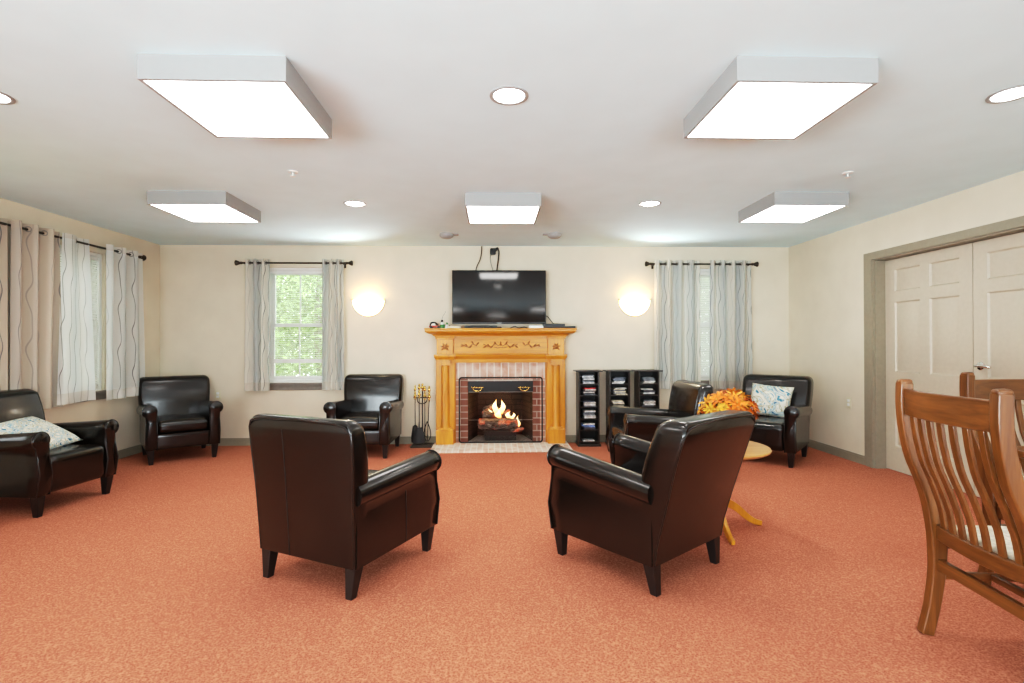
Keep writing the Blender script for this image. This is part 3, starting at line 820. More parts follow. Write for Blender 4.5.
# fire screen
SY = D - .10
fs = thing('fire_screen', 'black framed glass fire screen with brass handles', 'fire screen', (FX, SY, HZ))
def rrect(hw, z0, z1, r, y=0, n=6):
    out = []
    for cx, cz, a0 in ((hw-r,z1-r,0),(-hw+r,z1-r,PI/2),(-hw+r,z0+r,PI),(hw-r,z0+r,1.5*PI)):
        for k in range(n+1):
            a = a0 + PI/2*k/n; out.append((cx+r*math.cos(a), y, cz+r*math.sin(a)))
    return out
obj('frame', MB().tube(rrect(.505,.008,.797,.03), .0095, 8, True), M_black, fs)
obj('top_panel', MB().box(-.395,.395,.012,.020,.62,.752), M_blackpl, fs, smooth=0)
obj('glass', MB().box(-.395,.395,.013,.017,.004,.62), M_glass, fs, smooth=0)
rd = MB()
for z in (.62,.28): rd.tube([(-.395,.008,z),(.395,.008,z)], .0035, 6)
obj('rail', rd, M_steel, fs)
for s in (-1,1):
    hd = MB(); cx = s*.285
    hd.box(cx-.075,cx+.075,-.02,.006,.672,.684)
    hd.tube([(cx+.055*math.cos(PI+PI*k/14),-.015,.673+.038*math.sin(PI+PI*k/14)) for k in range(15)], .006, 8)
    hd.tube([(cx,-.005,.677),(cx,.014,.677)], .008, 8)
    obj('handle', hd, M_brass, fs)['label'] = 'brass pull handle with half ring'
# gas burner, logs, flames
bt = thing('burner_tray', 'black box burner tray under the burning logs', 'fire grate', (.075, D+.16, HZ))
obj('tray', MB().loft([[(-x,-y,z),(x,-y,z),(x,y,z),(-x,y,z)] for x, y, z in ((.20,.11,0),(.20,.11,.115),(.19,.10,.115),(.19,.10,.09))]), M_blackpl, bt, smooth=0)
obj('grate_bar', MB().tube([(-.22,-.12,.125),(.22,-.12,.125)], .009, 8), M_black, bt)
obj('grate_bar', MB().tube([(-.22,.10,.125),(.22,.10,.125)], .009, 8), M_black, bt)
def log_mat():
    t = NT('charred_bark'); v = t.coords(scale=(3,14,14))
    n1 = t.n('ShaderNodeTexNoise', i_Scale=3.0, i_Detail=6.0, i_Distortion=1.0); t.l(v, n1.inputs['Vector'])
    t.l(t.ramp(n1.outputs['Fac'], [(.3,(.02,.016,.014)),(.5,(.11,.10,.09)),(.7,(.34,.32,.29))]), t.b.inputs['Base Color'])
    v2 = t.coords(); n2 = t.n('ShaderNodeTexNoise', i_Scale=11.0, i_Detail=3.0); t.l(v2, n2.inputs['Vector'])
    e = t.ramp(n2.outputs['Fac'], [(.53,(0,0,0)),(.68,(1,.13,.03))])
    t.l(e, t.b.inputs['Emission Color']); t.p(Emission_Strength=.55, Roughness=.9); t.bump(n1.outputs['Fac'], .8, .012); return t.m
M_log = log_mat()
def log(p0, p1, r, label, seed):
    rnd = random.Random(seed); p0 = Vector(p0); p1 = Vector(p1); n = 14
    pts = [p0.lerp(p1, k/n) + Vector((0, rnd.uniform(-.006,.006), rnd.uniform(-.005,.005))) for k in range(n+1)]
    rr = [r*(1+rnd.uniform(-.1,.1)) for _ in pts]; rr[0] *= .85; rr[-1] *= .85
    c = (p0+p1)/2
    mb = MB().tube(pts, rr, 14); mb.v = [tuple(Vector(v)-c) for v in mb.v]
    tag(obj('firewood_log', mb, M_log, loc=c, smooth=60), label, 'log', 'logs in the fire')
LY = D + .16; LZ = HZ
log((-.19,LY-.07,LZ+.20),(.29,LY-.075,LZ+.205), .068, 'thick charred log lying across the front of the fire', 1)
log((-.20,LY+.07,LZ+.20),(.30,LY+.07,LZ+.20), .06, 'charred log lying at the back of the fire', 2)
log((-.15,LY-.03,LZ+.315),(.20,LY+.05,LZ+.325), .045, 'charred log resting on top of the others', 3)
log((-.13,LY+.03,LZ+.365),(.02,LY+.10,LZ+.40), .04, 'short stubby log tilted at the upper left of the fire', 4)
log((.20,LY-.13,LZ+.13),(.36,LY-.15,LZ+.15), .026, 'thin pale stick jutting out at the lower right of the fire', 5)
def flame_mat():
    t = NT('gas_flame'); tc = t.n('ShaderNodeTexCoord'); sx = t.n('ShaderNodeSeparateXYZ'); t.l(tc.outputs['Generated'], sx.inputs[0])
    c = t.ramp(sx.outputs[2], [(0,(1,.30,.05)),(.35,(1,.72,.30)),(.7,(1,.85,.5)),(1,(1,.42,.06))])
    em = t.n('ShaderNodeEmission'); em.inputs[1].default_value = 2.6; t.l(c, em.inputs[0])
    tr = t.n('ShaderNodeBsdfTransparent'); mx = t.n('ShaderNodeMixShader')
    lw = t.n('ShaderNodeLayerWeight', i_Blend=.35)
    t.l(t.ramp(lw.outputs['Facing'], [(.35,(0,0,0)),(.95,(1,1,1))]), mx.inputs[0]); t.l(em.outputs[0], mx.inputs[1]); t.l(tr.outputs[0], mx.inputs[2]); t.l(mx.outputs[0], t.out.inputs[0]); return t.m
M_flame = flame_mat()
def flame(x, y, z, h, w, lean, label):
    rings = []
    n = 14
    for k in range(n+1):
        t_ = k/n; r = w*math.sin(PI*min(1,(t_*.92+.08)))**.8*(1-t_)**.55 + .0008
        rings.append([(lean*t_*t_ + .012*math.sin(t_*7+x*40) + r*math.cos(2*PI*j/12), .55*r*math.sin(2*PI*j/12), h*t_) for j in range(12)])
    tag(obj('flame', MB().loft(rings), M_flame, loc=(x,y,z), smooth=180), label, 'flame', 'flames in the fireplace')
for i, (x, h, w, ln, dz, lb) in enumerate(((.015,.20,.045,.0,.33,'tall pointed flame left of the middle of the fire'), (.10,.185,.042,.005,.34,'tall pointed flame right of the middle of the fire'), (.055,.13,.055,.0,.29,'broad low flame between the two tall flames'),
        (-.05,.10,.03,-.01,.31,'small flame at the left of the fire'), (.17,.10,.038,.02,.28,'low flame right of the tall flames'), (.235,.09,.03,.01,.27,'small flame over the right end of the logs'), (.30,.16,.022,.0,.17,'thin orange flame curling round the right log end'))):
    flame(x, LY-.03 if i != 6 else LY-.06, LZ+dz-.02, h, w, ln, lb)
for x, z, e in ((.06,.36,4.0),):
    ld = bpy.data.lights.new('fire_glow', 'POINT'); ld.energy = e; ld.color = (1,.5,.2); ld.shadow_soft_size = .06
    lo = bpy.data.objects.new('fire_glow', ld); C.objects.link(lo); lo.location = (x, D+.08, z+.12)

# fireplace tools
TX, TY = -.865, 6.19
ts = thing('fireplace_tool_stand', 'dark metal fireplace tool stand on a square base', 'tool stand', (TX, TY, 0))
obj('base', MB().box(-.13,.13,-.10,.10,0,.018).box(-.115,.115,-.085,.085,.018,.028), M_bronze, ts, smooth=0, bevel=.003)
obj('pole', MB().tube([(0,.02,.02),(0,.02,.66)], .008, 10), M_bronze, ts)
obj('hook_bar', MB().tube([(-.105,-.0,.585),(.105,-.0,.585)], .0065, 8).tube(spline([(-.06,.0,.585),(-.05,-.01,.535),(0,-.02,.515),(.05,-.01,.535),(.06,0,.585)],5), .006, 8).tube([(0,.02,.585),(0,0,.585)], .006, 8), M_bronze, ts)
def finial_profile(r=1): return [(.001,0),(.008*r,.002),(.012*r,.012),(.006*r,.022),(.015*r,.034),(.018*r,.048),(.012*r,.062),(.006*r,.068),(.012*r,.078),(.009*r,.09),(.001,.096)]
obj('finial', MB().lathe(finial_profile(1.15), (0,.02,.66), 16), M_brass, ts)
def tool(name, x, y, label, head, ztop=.60, lean=0):
    th = thing(name, label, 'fireplace tool', (TX+x, TY+y, 0), 0, 'tools hanging on the stand')
    obj('shaft', MB().tube([(0,0,.06),(lean,0,ztop)], .005, 8), M_bronze, th)
    obj('handle', MB().lathe(finial_profile(1.1), (lean,0,ztop-.02), 16).lathe(finial_profile(.95), (lean,0,ztop+.06), 16), M_brass, th)['label'] = 'turned brass handle'
    obj('head', head, M_black, th, smooth=50)
sh = MB()
rg = []
for k in range(7):
    t_ = k/6; w = .035 + .035*math.sin(PI*min(t_*.6,.5)); 
    rg.append([(x_*w, -.03 - .012*(1-x_*x_) , .24 - .19*t_) for x_ in (-1,-.5,0,.5,1)] + [(x_*w, -.026 - .012*(1-x_*x_), .24 - .19*t_) for x_ in (1,.5,0,-.5,-1)])
sh.loft(rg); sh.tube([(0,0,.30),(0,-.03,.22)], .006, 8)
tool('hearth_shovel', -.03, -.045, 'black hearth shovel hanging in front on the tool stand', sh, .60)
br_ = MB().lathe([(.006,.26),(.03,.24),(.036,.20),(.05,.10),(.045,.05),(.001,.045)], (0,0,0), 18)
tool('hearth_brush', -.085, .0, 'round black hearth brush at the left of the tool stand', br_, .58)
tg = MB().tube(spline([(0,0,.30),(.035,0,.20),(.04,0,.12),(.01,0,.06)],5), .005, 8).tube(spline([(0,0,.30),(-.035,0,.20),(-.035,0,.12),(-.01,0,.06)],5), .005, 8)
tool('fire_tongs', .06, -.01, 'black fire tongs with looped ends at the right of the stand', tg, .57, .025)
pk = MB().tube([(0,0,.10),(0,0,.04)], .006, 8).tube(spline([(0,0,.12),(.03,0,.10),(.035,0,.13)],4), .005, 8)
tool('fire_poker', .025, .045, 'black fire poker hanging behind the shovel', pk, .57)

# ------------------------------------------------------------------ television and mantel objects
tv = thing('television', 'wide flat black television mounted above the mantel', 'television', (.063, D-.105, 1.797))
tv.rotation_euler.x = math.radians(-.7)
W2, H2 = .570, .326
tb = MB().rbox(-W2,W2,-.03,.012,-H2,H2,.006,2)
obj('bezel', tb, M_blackpl, tv)
obj('screen', MB().box(-W2+.011,W2-.011,-.0315,-.029,-H2+.02,H2-.011), M_screen, tv, smooth=0)
obj('rear_housing', MB().rbox(-.40,.40,.010,.055,-.26,.15,.02,3), M_blackpl, tv)
obj('wall_mount', MB().box(-.20,.20,.05,.100,-.12,.12), M_black, tv, smooth=0)
obj('logo_badge', MB().box(-.028,.028,-.0335,-.031,-H2+.004,-H2+.014), M_steel, tv, smooth=0)
def cable(pts, r, label, name='cable', mat=None):
    c = Vector(pts[0]); mb = MB().tube(spline([Vector(p)-c for p in pts], 6), r, 8)
    return tag(obj(name, mb, mat or M_blackpl, loc=c), label, 'cable')
cable([(-.15,D-.03,H-.005),(-.152,D-.03,2.36),(-.17,D-.03,2.27),(-.215,D-.025,2.17),(-.235,D-.045,2.03)], .006, 'dark cable running from ceiling to television, on the left', mat=M_bronze)
cable([(-.03,D-.035,2.36),(-.045,D-.03,2.30),(-.035,D-.03,2.22),(-.005,D-.045,2.10),(0,D-.045,2.03)], .004, 'thin cable hanging in a loop from the black plug', mat=M_steel)
cable([(.045,D-.03,2.42),(.06,D-.025,2.37),(.055,D-.03,2.27),(.04,D-.03,2.16),(.03,D-.045,2.03)], .008, 'thick dark cable running from ceiling to television, on the right', mat=M_bronze)
pg = thing('ceiling_plug', 'black power plug and adapter on the wall above the television', 'plug', (.0, D-.002, 2.375))
obj('adapter', MB().rbox(-.045,.02,-.055,0,-.045,.03,.01,3), M_blackpl, pg)
obj('plug', MB().tube([(.01,-.03,.0),(.045,-.032,.035)], .016, 10), M_blackpl, pg)
cable([(.615,D-.06,1.58),(.66,D-.06,1.56),(.71,D-.06,1.50),(.745,D-.08,1.455)], .005, 'black cable from television down to the set-top box')
MZ = 1.416
st = thing('set_top_box', 'charcoal set-top box on the right of the mantel', 'set-top box', (.72, D-.16, MZ))
obj('casing', MB().rbox(-.13,.13,-.085,.085,.004,.052,.006,3), plain('charcoal_plastic', (.045,.05,.055), .45), st)
obj('front_panel', MB().box(-.12,.12,-.0865,-.084,.012,.044), M_blackpl, st, smooth=0)
bp = thing('flat_media_player', 'flat dark teal player at the right end of the mantel', 'media player', (.905, D-.15, MZ))
obj('casing', MB().rbox(-.075,.075,-.08,.08,.002,.024,.005,3), plain('dark_teal_plastic', (.035,.06,.06), .4), bp)
obj('front_panel', MB().box(-.065,.065,-.0815,-.079,.006,.018), M_blackpl, bp, smooth=0)
bk_ = thing('paper_stack', 'small white stack of papers beside the set-top box', 'papers', (.505, D-.17, MZ))
obj('sheets', MB().box(-.085,.085,-.06,.06,.001,.022).box(-.08,.082,-.058,.061,.022,.031), M_white, bk_, smooth=0)
bo_ = thing('closed_book', 'cream book lying on the mantel near the figurines', 'book', (-.475, D-.16, MZ), .06)
obj('pages', MB().box(-.075,.07,-.055,.055,.004,.024), M_ivory, bo_, smooth=0)
obj('cover', MB().box(-.078,.074,-.058,.058,0,.004).box(-.078,.074,-.058,.058,.024,.028).box(-.082,-.078,-.058,.058,0,.028), plain('tan_cover', (.55,.40,.22), .6), bo_, smooth=0)
rm = thing('remote_control', 'black remote control lying on the mantel under the television', 'remote control', (-.02, D-.19, MZ), .15)
obj('casing', MB().rbox(-.11,.11,-.022,.022,0,.018,.008,3), M_blackpl, rm)
obj('button_pad', MB().box(-.08,.06,-.015,.015,.018,.0195), M_steel, rm, smooth=0)
rm2 = thing('sound_bar', 'low black speaker bar standing on the mantel below the television', 'speaker', (-.16, D-.11, MZ))
obj('casing', MB().rbox(-.20,.20,-.03,.03,0,.034,.008,3), M_blackpl, rm2)
obj('grille', MB().box(-.18,.18,-.0315,-.029,.006,.028), M_black, rm2, smooth=0)
cable([(.20,D-.15,MZ+.006),(.25,D-.19,MZ+.02),(.30,D-.15,MZ+.006),(.36,D-.18,MZ+.014),(.40,D-.14,MZ+.006)], .005, 'tangled black cord lying on the mantel below the television')
M_red = plain('red_paint', (.45,.05,.03), .4); M_green = plain('green_paint', (.05,.20,.06), .5)
f1 = thing('toy_vehicle', 'tiny red and white toy vehicle at the left end of the mantel', 'figurine', (-.71, D-.16, MZ))
obj('base', MB().rbox(-.07,.07,-.035,.035,.012,.034,.008,3), M_red, f1)
obj('body', MB().tube(spline([(-.06,0,.034),(-.045,0,.066),(0,0,.07),(.03,0,.04)],5), .010, 8), M_black, f1)
obj('cab', MB().rbox(-.035,.0,-.02,.02,.034,.06,.006,3), M_white, f1)
for x in (-.045,.045):
    for y in (-.036,.036): obj('wheel', MB().lathe([(.001,-.006),(.016,-.006),(.016,.006),(.001,.006)], (x,y,.016), 14, 'y'), M_black, f1)
f2 = thing('standing_figurine', 'small green and white figurine with a thin wire flag on the mantel', 'figurine', (-.625, D-.17, MZ))
obj('body', MB().lathe([(.001,0),(.03,0),(.032,.02),(.02,.045),(.022,.06),(.012,.075),(.001,.08)], n=18), M_white, f2)
obj('coat', MB().lathe([(.033,.004),(.036,.025),(.024,.046)], n=18, cap=False), M_green, f2)
obj('head', MB().ball((0,0,.09), .015, 8), M_black, f2)
obj('wire', MB().tube(spline([(0,0,.10),(.008,0,.14),(.03,0,.18),(.045,0,.205)],5), .0015, 6), M_black, f2)
f3 = thing('small_figurine', 'smallest green figurine, standing next to the cream book', 'figurine', (-.565, D-.19, MZ))
obj('body', MB().lathe([(.001,0),(.022,0),(.026,.016),(.014,.035),(.016,.046),(.001,.056)], n=16), M_white, f3)
obj('hat', MB().lathe([(.020,.046),(.012,.055),(.008,.07),(.001,.074)], n=16, cap=False), M_green, f3)
obj('arm', MB().tube(spline([(-.02,0,.03),(-.034,0,.04),(-.03,0,.05)],4), .005, 6), M_green, f3)
obj('arm', MB().tube(spline([(.02,0,.03),(.036,0,.036),(.034,0,.02)],4), .005, 6), M_black, f3)
cable([(.80,D-.012,MZ+.02),(.785,D-.012,MZ+.07),(.80,D-.012,MZ+.115),(.835,D-.012,MZ+.125),(.862,D-.012,MZ+.09),(.855,D-.012,MZ+.045),(.83,D-.012,MZ+.02)], .003, 'cream cord looped against the wall above the mantel end', mat=M_ivory)

# ------------------------------------------------------------------ media towers
M_tower = wood('dark_espresso', (.016,.012,.010), (.035,.026,.021), 8, .4)
M_towerin = plain('black_laminate', (.012,.011,.011), .5)
disc_cols = [(.62,.62,.60),(.30,.31,.33),(.05,.05,.055),(.48,.47,.44),(.16,.18,.20),(.70,.69,.66),(.09,.10,.13)]
M_disc = [plain('disc_case_%d' % i, c, .3, noise=.3, scale=45) for i, c in enumerate(disc_cols)]
M_discred = plain('disc_case_red', (.50,.05,.05), .35, noise=.15); M_discblue = plain('disc_case_blue', (.18,.28,.55), .35, noise=.3, scale=40); M_disctan = plain('disc_case_tan', (.55,.50,.38), .4, noise=.2, scale=40)
towers = [(1.136,'leftmost black media tower, the one beside the mantel'), (1.506,'middle black media tower of the three'), (1.862,'rightmost black media tower, beside the curtain')]
TYC = 6.20; TW = .116; TD = .10
def make_tower(label):
    th = thing('media_tower', label, 'media tower', (0,0,0), 0, 'black media towers by the fireplace')
    for s in (-1,1): obj('side_panel', MB().box(s*TW-.009 if s > 0 else -TW-.009, s*TW+.009 if s > 0 else -TW+.009, -TD, TD, .03, .89), M_tower, th, smooth=0)
    obj('back_panel', MB().box(-TW+.009,TW-.009,TD-.008,TD,.03,.89), M_towerin, th, smooth=0)
    obj('top', MB().box(-TW-.045,TW+.045,-TD-.03,TD+.01,.89,.906), M_tower, th, smooth=0, bevel=.004)
    obj('base', MB().box(-TW-.02,TW+.02,-TD-.03,TD+.01,0,.03), M_tower, th, smooth=0, bevel=.004)
    for k in range(6): obj('shelf', MB().box(-TW+.009,TW-.009,-TD+.006,TD-.008,.055+k*.1385-.012+.0,.055+k*.1385), M_tower, th, smooth=0)
    return th
t0 = make_tower(towers[0][1]); t0.location = (towers[0][0], TYC, 0)
for x, lb in towers[1:]: dup(t0, (x, TYC, 0), 0, lb)
rowname = ['bottom shelf','second lowest shelf','third shelf from the bottom','third shelf from the top','second highest shelf','top shelf']
twn = ['leftmost','middle','rightmost']
proto = None
rnd = random.Random(3)
for ti, (tx, _) in enumerate(towers):
    for k in range(6):
        if ti > 0 and k < 2: continue       # hidden behind the armchair
        z = .055 + k*.1385 + .0005
        n = {0:1}.get(k, rnd.choice((5,6,7)))
        w0 = rnd.uniform(-.012,.012)
        for j in range(n):
            hgt = rnd.choice((.013,.015,.016))
            if (ti,k,j) == (0,4,n-1): m = M_discred
            elif ti == 0 and k == 1 and j in (2,3): m = M_discblue
            elif ti == 1 and k in (3,4) and j % 2 == 0: m = M_disctan
            elif k == 0: m = M_disc[5]
            else: m = rnd.choice(M_disc)
            mb = MB().box(-.068,.068,-.062,.062,0,hgt-.0008)
            o = obj('disc_case', mb, m, loc=(tx + w0 + rnd.uniform(-.014,.014), TYC-.022+rnd.uniform(-.012,.006), z), rot=(0,0,rnd.uniform(-.12,.12)), smooth=0)
            tag(o, ('red disc case topping a stack in the leftmost media tower' if m is M_discred else
                    '%s disc case on the %s, %s media tower' % ('blue' if m is M_discblue else 'tan' if m is M_disctan else 'grey', rowname[k], twn[ti])), 'disc case', 'disc cases on the %s, %s tower' % (rowname[k], twn[ti]))
            z += hgt

# ------------------------------------------------------------------ round oak table and flowers
RT = (1.455, 3.405)
rt = thing('round_side_table', 'round honey oak pedestal table behind the right front armchair', 'side table', (*RT, 0))
obj('table_top', MB().lathe([(.001,.515),(.33,.515),(.352,.520),(.365,.528),(.37,.536),(.366,.543),(.355,.545),(.001,.545)], n=56, cap=False), M_tableoak, rt)
obj('pedestal', MB().lathe([(.06,.515),(.062,.50),(.03,.485),(.026,.44),(.04,.38),(.052,.31),(.045,.26),(.03,.22),(.046,.20),(.048,.12),(.03,.105),(.001,.10)], n=24, cap=False), M_oak, rt)
for k in range(4):
    a = k*PI/2 - .02
    pts = spline([(.03,0,.155),(.09,0,.165),(.17,0,.125),(.24,0,.065),(.30,0,.028),(.345,0,.018)], 5)
    n = len(pts)
    ww = [.030 - .008*i/n for i in range(n)]; dd = [.062 - .032*i/n for i in range(n)]
    obj('leg', MB().bar([Vector((p.x*math.cos(a), p.x*math.sin(a), p.z)) for p in pts], ww, dd, (-math.sin(a), math.cos(a), 0)), M_oak, rt, smooth=60, bevel=.004)
FLX, FLY = 1.60, 3.43
vs_ = thing('flower_pot', 'low tan pot holding the orange flowers on the round table', 'flower pot', (FLX, FLY, .545))
obj('pot', MB().lathe([(.001,0),(.07,0),(.085,.02),(.10,.08),(.105,.13),(.11,.135),(.11,.15),(.10,.15),(.095,.13),(.001,.12)], n=28, cap=False), plain('woven_tan', (.35,.20,.09), .8, noise=.25, scale=60), vs_)
bq = thing('flower_bouquet', 'full bouquet of orange and yellow silk flowers on the round table', 'flowers', (FLX, FLY, .68))
M_pet = [plain('orange_petal', (.72,.19,.012), .6, noise=.2, scale=40), plain('yellow_petal', (.85,.45,.05), .6, noise=.15, scale=40), plain('gold_petal', (.78,.30,.025), .6, noise=.2, scale=40)]
M_eye = plain('amber_flower_eye', (.55,.25,.03), .8); M_gleaf = plain('flower_leaf', (.16,.20,.04), .6, noise=.2)
rf = random.Random(11)
stems = MB()
for i in range(38):
    # golden-angle dome
    f = (i+.5)/38; th_ = math.acos(1-f*.98); az = i*2.39996
    rx, rz = [.165*rf.uniform(.82,1.14)]*2
    p = Vector((rx*math.sin(th_)*math.cos(az), rx*math.sin(th_)*math.sin(az), .055 + rz*.95*math.cos(th_)*.95))
    nrm = Vector((p.x, p.y, p.z*.9)).normalized()
    u = nrm.orthogonal().normalized(); w = nrm.cross(u)
    mb = MB(); R_ = rf.uniform(.05,.085); np_ = 6
    for ly in range(2):
        for k in range(np_):
            a = 2*PI*(k+ly*.5)/np_ + rf.uniform(-.1,.1)
            d = u*math.cos(a) + w*math.sin(a); sd = nrm.cross(d)
            L = R_*(1-.22*ly)*rf.uniform(.85,1.1); wd = rf.uniform(.007,.011)
            lift = .25 + .55*ly + rf.uniform(-.15,.25)
            pts = [(0,.3),(.45,1),(.8,.75),(1,.05)]
            vs2 = []
            for t_, q in pts:
                c = p + d*L*t_ + nrm*(lift*L*t_*(1-.55*t_))
                vs2 += [c - sd*wd*q, c + sd*wd*q]
            mb.add(vs2, [(0,1,3,2),(2,3,5,4),(4,5,7,6)])
    fo = obj('blossom', mb, M_pet[rf.choice((0,0,0,1,2))], bq, smooth=0)
    obj('flower_eye', MB().ball(tuple(p + nrm*.012), .006, 6), M_eye, fo)
    stems.tube([(0,0,-.09), p*.5, p], .0025, 5)
obj('stems', stems, M_gleaf, bq)
lv = MB()
for i in range(40):
    az = rf.uniform(0,2*PI); el = rf.uniform(-.2,.9); r = rf.uniform(.10,.17)
    c = Vector((r*math.cos(az)*math.cos(el), r*math.sin(az)*math.cos(el), .03 + r*math.sin(el)))
    d = c.normalized(); sd = d.cross(Vector((0,0,1))).normalized()
    lv.add([c - d*.03, c + sd*.012, c + d*.045, c - sd*.012], [(0,1,2,3)])
obj('leaves', lv, M_gleaf, bq, smooth=0)

# ------------------------------------------------------------------ dining chairs and table
PROF = [(0,-.050),(.12,-.022),(.25,-.004),(.36,0),(.45,-.002),(.55,-.018),(.65,-.052),(.75,-.094),(.85,-.116),(.93,-.126),(1.0,-.128),(1.062,-.126)]
def prof_y(z):
    for (z0,y0),(z1,y1) in zip(PROF, PROF[1:]):
        if z <= z1: return y0 + (y1-y0)*(z-z0)/(z1-z0)
    return PROF[-1][1]
CW = .240
def make_dining_chair(label):
    th = thing('dining_chair', label, 'dining chair', group='oak slat-back dining chairs')
    for s in (-1,1):
        sp = spline([(s*CW, y, z) for z, y in PROF], 4)
        dd = [.048 if p.z < .15 else (.05 + .022*math.exp(-((p.z-.5)/.16)**2)) for p in sp]
        ob = obj('back_post', MB().bar(sp, .042, dd, (1,0,0)), M_chair, th, smooth=35, bevel=.005)
        top = sp[-1]
        obj('post_cap', MB().rbox(s*CW-.0205,s*CW+.0205,top.y-.026,top.y+.026,top.z-.012,top.z+.014,.013,2), M_chair, ob, smooth=80)
    def bowed(z0, z1, depth, bow, hw=CW-.018, n=12, yoff=0):
        rings = []
        for k in range(n+1):
            x = -hw + 2*hw*k/n; b = -bow*(1-(x/hw)**2)
            rings.append([(x, prof_y(z0)+b-depth/2+yoff, z0),(x, prof_y(z0)+b+depth/2+yoff, z0),(x, prof_y(z1)+b+depth/2+yoff, z1),(x, prof_y(z1)+b-depth/2+yoff, z1)])
        return MB().loft(rings)
    obj('top_rail', bowed(.925, 1.035, .026, .028), M_chairx, th, smooth=35, bevel=.004)
    obj('lower_back_rail', bowed(.405, .468, .026, .028), M_chairx, th, smooth=35, bevel=.004)
    for k in range(7):
        x = -.172 + .344*k/6
        b = -.028*(1-(x/(CW-.018))**2)
        zz = [.46 + .475*i/14 for i in range(15)]
        obj('back_slat', MB().bar([(x, prof_y(z)+b, z) for z in zz], .027, .013, (1,0,0)), M_chair, th, smooth=35, bevel=.002)
    for s in (-1,1):
        obj('front_leg', MB().bar([(s*.235,.40,0),(s*.235,.40,.425)], [.032,.042], [.032,.042], (1,0,0)), M_chair, th, smooth=0, bevel=.004)
        obj('side_rail', MB().box(s*.235-.011,s*.235+.011,.02,.385,.365,.425), M_chairy, th, smooth=0, bevel=.003)
        obj('side_stretcher', MB().box(s*.235-.010,s*.235+.010,.01,.385,.235,.265), M_chairy, th, smooth=0, bevel=.003)
    obj('front_rail', MB().box(-.22,.22,.39,.412,.365,.425), M_chairx, th, smooth=0, bevel=.003)
    obj('rear_stretcher', MB().box(-CW+.018,CW-.018,-.013,.013,.275,.322), M_chairx, th, smooth=0, bevel=.003)
    obj('cross_stretcher', MB().box(-.226,.226,.20,.222,.236,.264), M_chairx, th, smooth=0, bevel=.003)
    obj('seat_pad', MB().rbox(-.232,.232,.018,.43,.425,.468,.018,8,.012), M_seatcl, th, smooth=80)['label'] = 'cream woven seat pad'
    return th
c1 = make_dining_chair('oak slat-back dining chair nearest the camera, its back turned to the room')
c1.location = (1.842,1.868,0); c1.rotation_euler.z = math.radians(-97)
dup(c1, (2.715,2.47,0), math.radians(180), 'oak slat-back dining chair on the far side of the table, before the doors')
dt = thing('dining_table', 'oak dining table whose corner shows at the right picture edge', 'table', (0,0,0))
tx0, tx1, ty0, ty1 = 2.345, 3.445, .80, 2.30
obj('table_top', MB().box(tx0,tx1,ty0,ty1,.715,.75), M_chairy, dt, smooth=0, bevel=.006)
obj('apron', MB().box(tx0+.08,tx1-.08,ty0+.08,ty0+.10,.62,.715).box(tx0+.08,tx1-.08,ty1-.10,ty1-.08,.62,.715).box(tx0+.08,tx0+.10,ty0+.10,ty1-.10,.62,.715).box(tx1-.10,tx1-.08,ty0+.10,ty1-.10,.62,.715), M_chairy, dt, smooth=0)
for x in (tx0+.11, tx1-.11):
    for y in (ty0+.11, ty1-.11):
        obj('leg', MB().bar([(x,y,0),(x,y,.62),(x,y,.715)], [.045,.07,.07], [.045,.07,.07], (1,0,0)), M_chair, dt, smooth=0, bevel=.005)

# ------------------------------------------------------------------ outdoors
og = obj('ground_outside', MB().box(-24,24,-12,30,-.75,-.70), M_grassout, smooth=0); og['kind'] = 'structure'; og['label'] = 'green lawn outside the windows'; og['category'] = 'ground'
def make_tree(label, seed, mat):
    rnd_ = random.Random(seed)
    th = thing('leafy_tree', label, 'tree', group='trees outside the windows')
    obj('trunk', MB().tube(spline([(0,0,0),(.06,.03,1.0),(-.04,.05,2.2),(.05,0,3.6)],5), [.16-.005*i for i in range(16)], 10), M_bark, th)
    mb = MB()
    for i in range(8000):
        while True:
            p = Vector((rnd_.uniform(-1,1), rnd_.uniform(-1,1), rnd_.uniform(-1,1)))
            if p.length < 1: break
        p = Vector((p.x*1.7, p.y*1.3, 2.5 + p.z*2.1))
        d = Vector((rnd_.gauss(0,1), rnd_.gauss(0,1), rnd_.gauss(0,.7))).normalized(); s_ = d.orthogonal().normalized()
        L = rnd_.uniform(.035,.075); w = L*.45
        mb.add([p-d*L, p+s_*w, p+d*L, p-s_*w], [(0,1,2,3)])
    obj('crown', mb, mat, th, smooth=0)
    return th
tr1 = make_tree('dense green tree seen through the back window, closest to the glass', 1, M_leafout)
tr1.location = (-3.2, 9.6, -.7)
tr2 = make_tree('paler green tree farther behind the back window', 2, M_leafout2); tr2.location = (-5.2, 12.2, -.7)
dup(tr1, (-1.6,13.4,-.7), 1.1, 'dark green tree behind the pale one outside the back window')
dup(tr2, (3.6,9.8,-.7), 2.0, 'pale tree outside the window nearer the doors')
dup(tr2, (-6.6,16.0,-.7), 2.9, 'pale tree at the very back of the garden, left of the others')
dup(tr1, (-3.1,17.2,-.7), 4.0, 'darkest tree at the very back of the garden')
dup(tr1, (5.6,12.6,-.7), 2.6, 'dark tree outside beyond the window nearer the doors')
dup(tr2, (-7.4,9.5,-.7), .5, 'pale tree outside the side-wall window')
dup(tr2, (-8.2,6.4,-.7), 1.7, 'bushy pale tree facing the side-wall window')

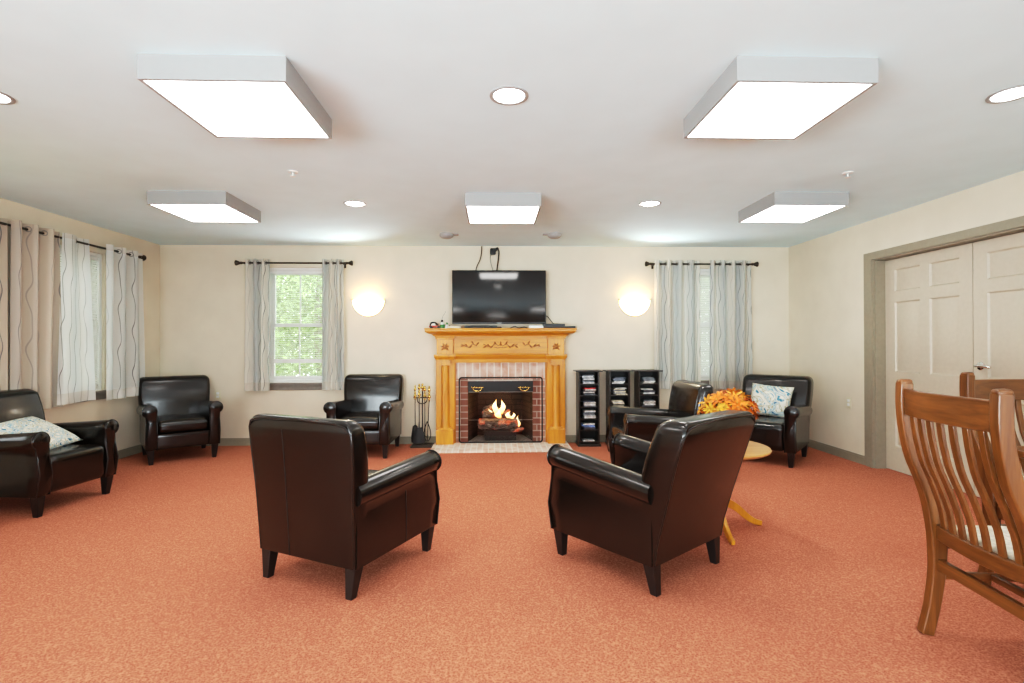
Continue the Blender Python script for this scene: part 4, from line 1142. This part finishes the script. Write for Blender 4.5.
w = bpy.data.worlds.new('daylight'); sc.world = w; w.use_nodes = True
nt = w.node_tree; bg = nt.nodes['Background']
sk = nt.nodes.new('ShaderNodeTexSky'); sk.sky_type = 'HOSEK_WILKIE' if 'HOSEK_WILKIE' in [i.identifier for i in sk.bl_rna.properties['sky_type'].enum_items] else sk.sky_type
sk.sun_direction = Vector((.4,-.5,.75)).normalized(); sk.turbidity = 5
mxn = nt.nodes.new('ShaderNodeMix'); mxn.data_type = 'RGBA'; mxn.inputs[0].default_value = .75
nt.links.new(sk.outputs[0], mxn.inputs[6]); mxn.inputs[7].default_value = (.95,.98,1,1)
nt.links.new(mxn.outputs[2], bg.inputs[0]); bg.inputs[1].default_value = 6.0
sun = bpy.data.lights.new('sun', 'SUN'); sun.energy = 3.0; sun.angle = .05; sun.color = (1,.95,.85)
so_ = bpy.data.objects.new('sun', sun); C.objects.link(so_); so_.rotation_euler = Vector((.4,-.5,.9)).to_track_quat('Z','Y').to_euler()

# unseen fill lamps, added to whiten the ceiling and brighten the walls
for x, e in ((-2.4,BP), (2.4,BP), (-3.7,100)):
    ld = bpy.data.lights.new('fill_light', 'AREA'); ld.shape = 'RECTANGLE'; ld.size = 2.4; ld.size_y = 1.2; ld.energy = e; ld.color = (.83,.95,1); ld.spread = math.radians(105)
    lo = bpy.data.objects.new('fill_light', ld); C.objects.link(lo); lo.location = (x,-3.2,.9)
    lo.rotation_euler = Vector((x*.20,-1,-.32)).to_track_quat('Z','Y').to_euler()
    if x < -3: lo.location.y = -1.2; lo.rotation_euler = Vector((-1,-.62,-.08)).to_track_quat('Z','Y').to_euler()
# ------------------------------------------------------------------ camera
cam = bpy.data.cameras.new('camera'); co = bpy.data.objects.new('camera', cam); C.objects.link(co)
cam.lens = 18.0; cam.sensor_width = 36.0; cam.clip_start = .05
yaw, pitch, roll = .0349184, .0041670, -.0026954
fwd = Vector((math.sin(yaw)*math.cos(pitch), math.cos(yaw)*math.cos(pitch), math.sin(pitch)))
rt0 = Vector((math.cos(yaw), -math.sin(yaw), 0)); up0 = rt0.cross(fwd)
rgt = rt0*math.cos(roll) + up0*math.sin(roll); up = -rt0*math.sin(roll) + up0*math.cos(roll)
mw = Matrix((rgt, up, -fwd)).transposed().to_4x4(); mw.translation = (0,0,1.2307)
co.matrix_world = mw
sc.camera = co
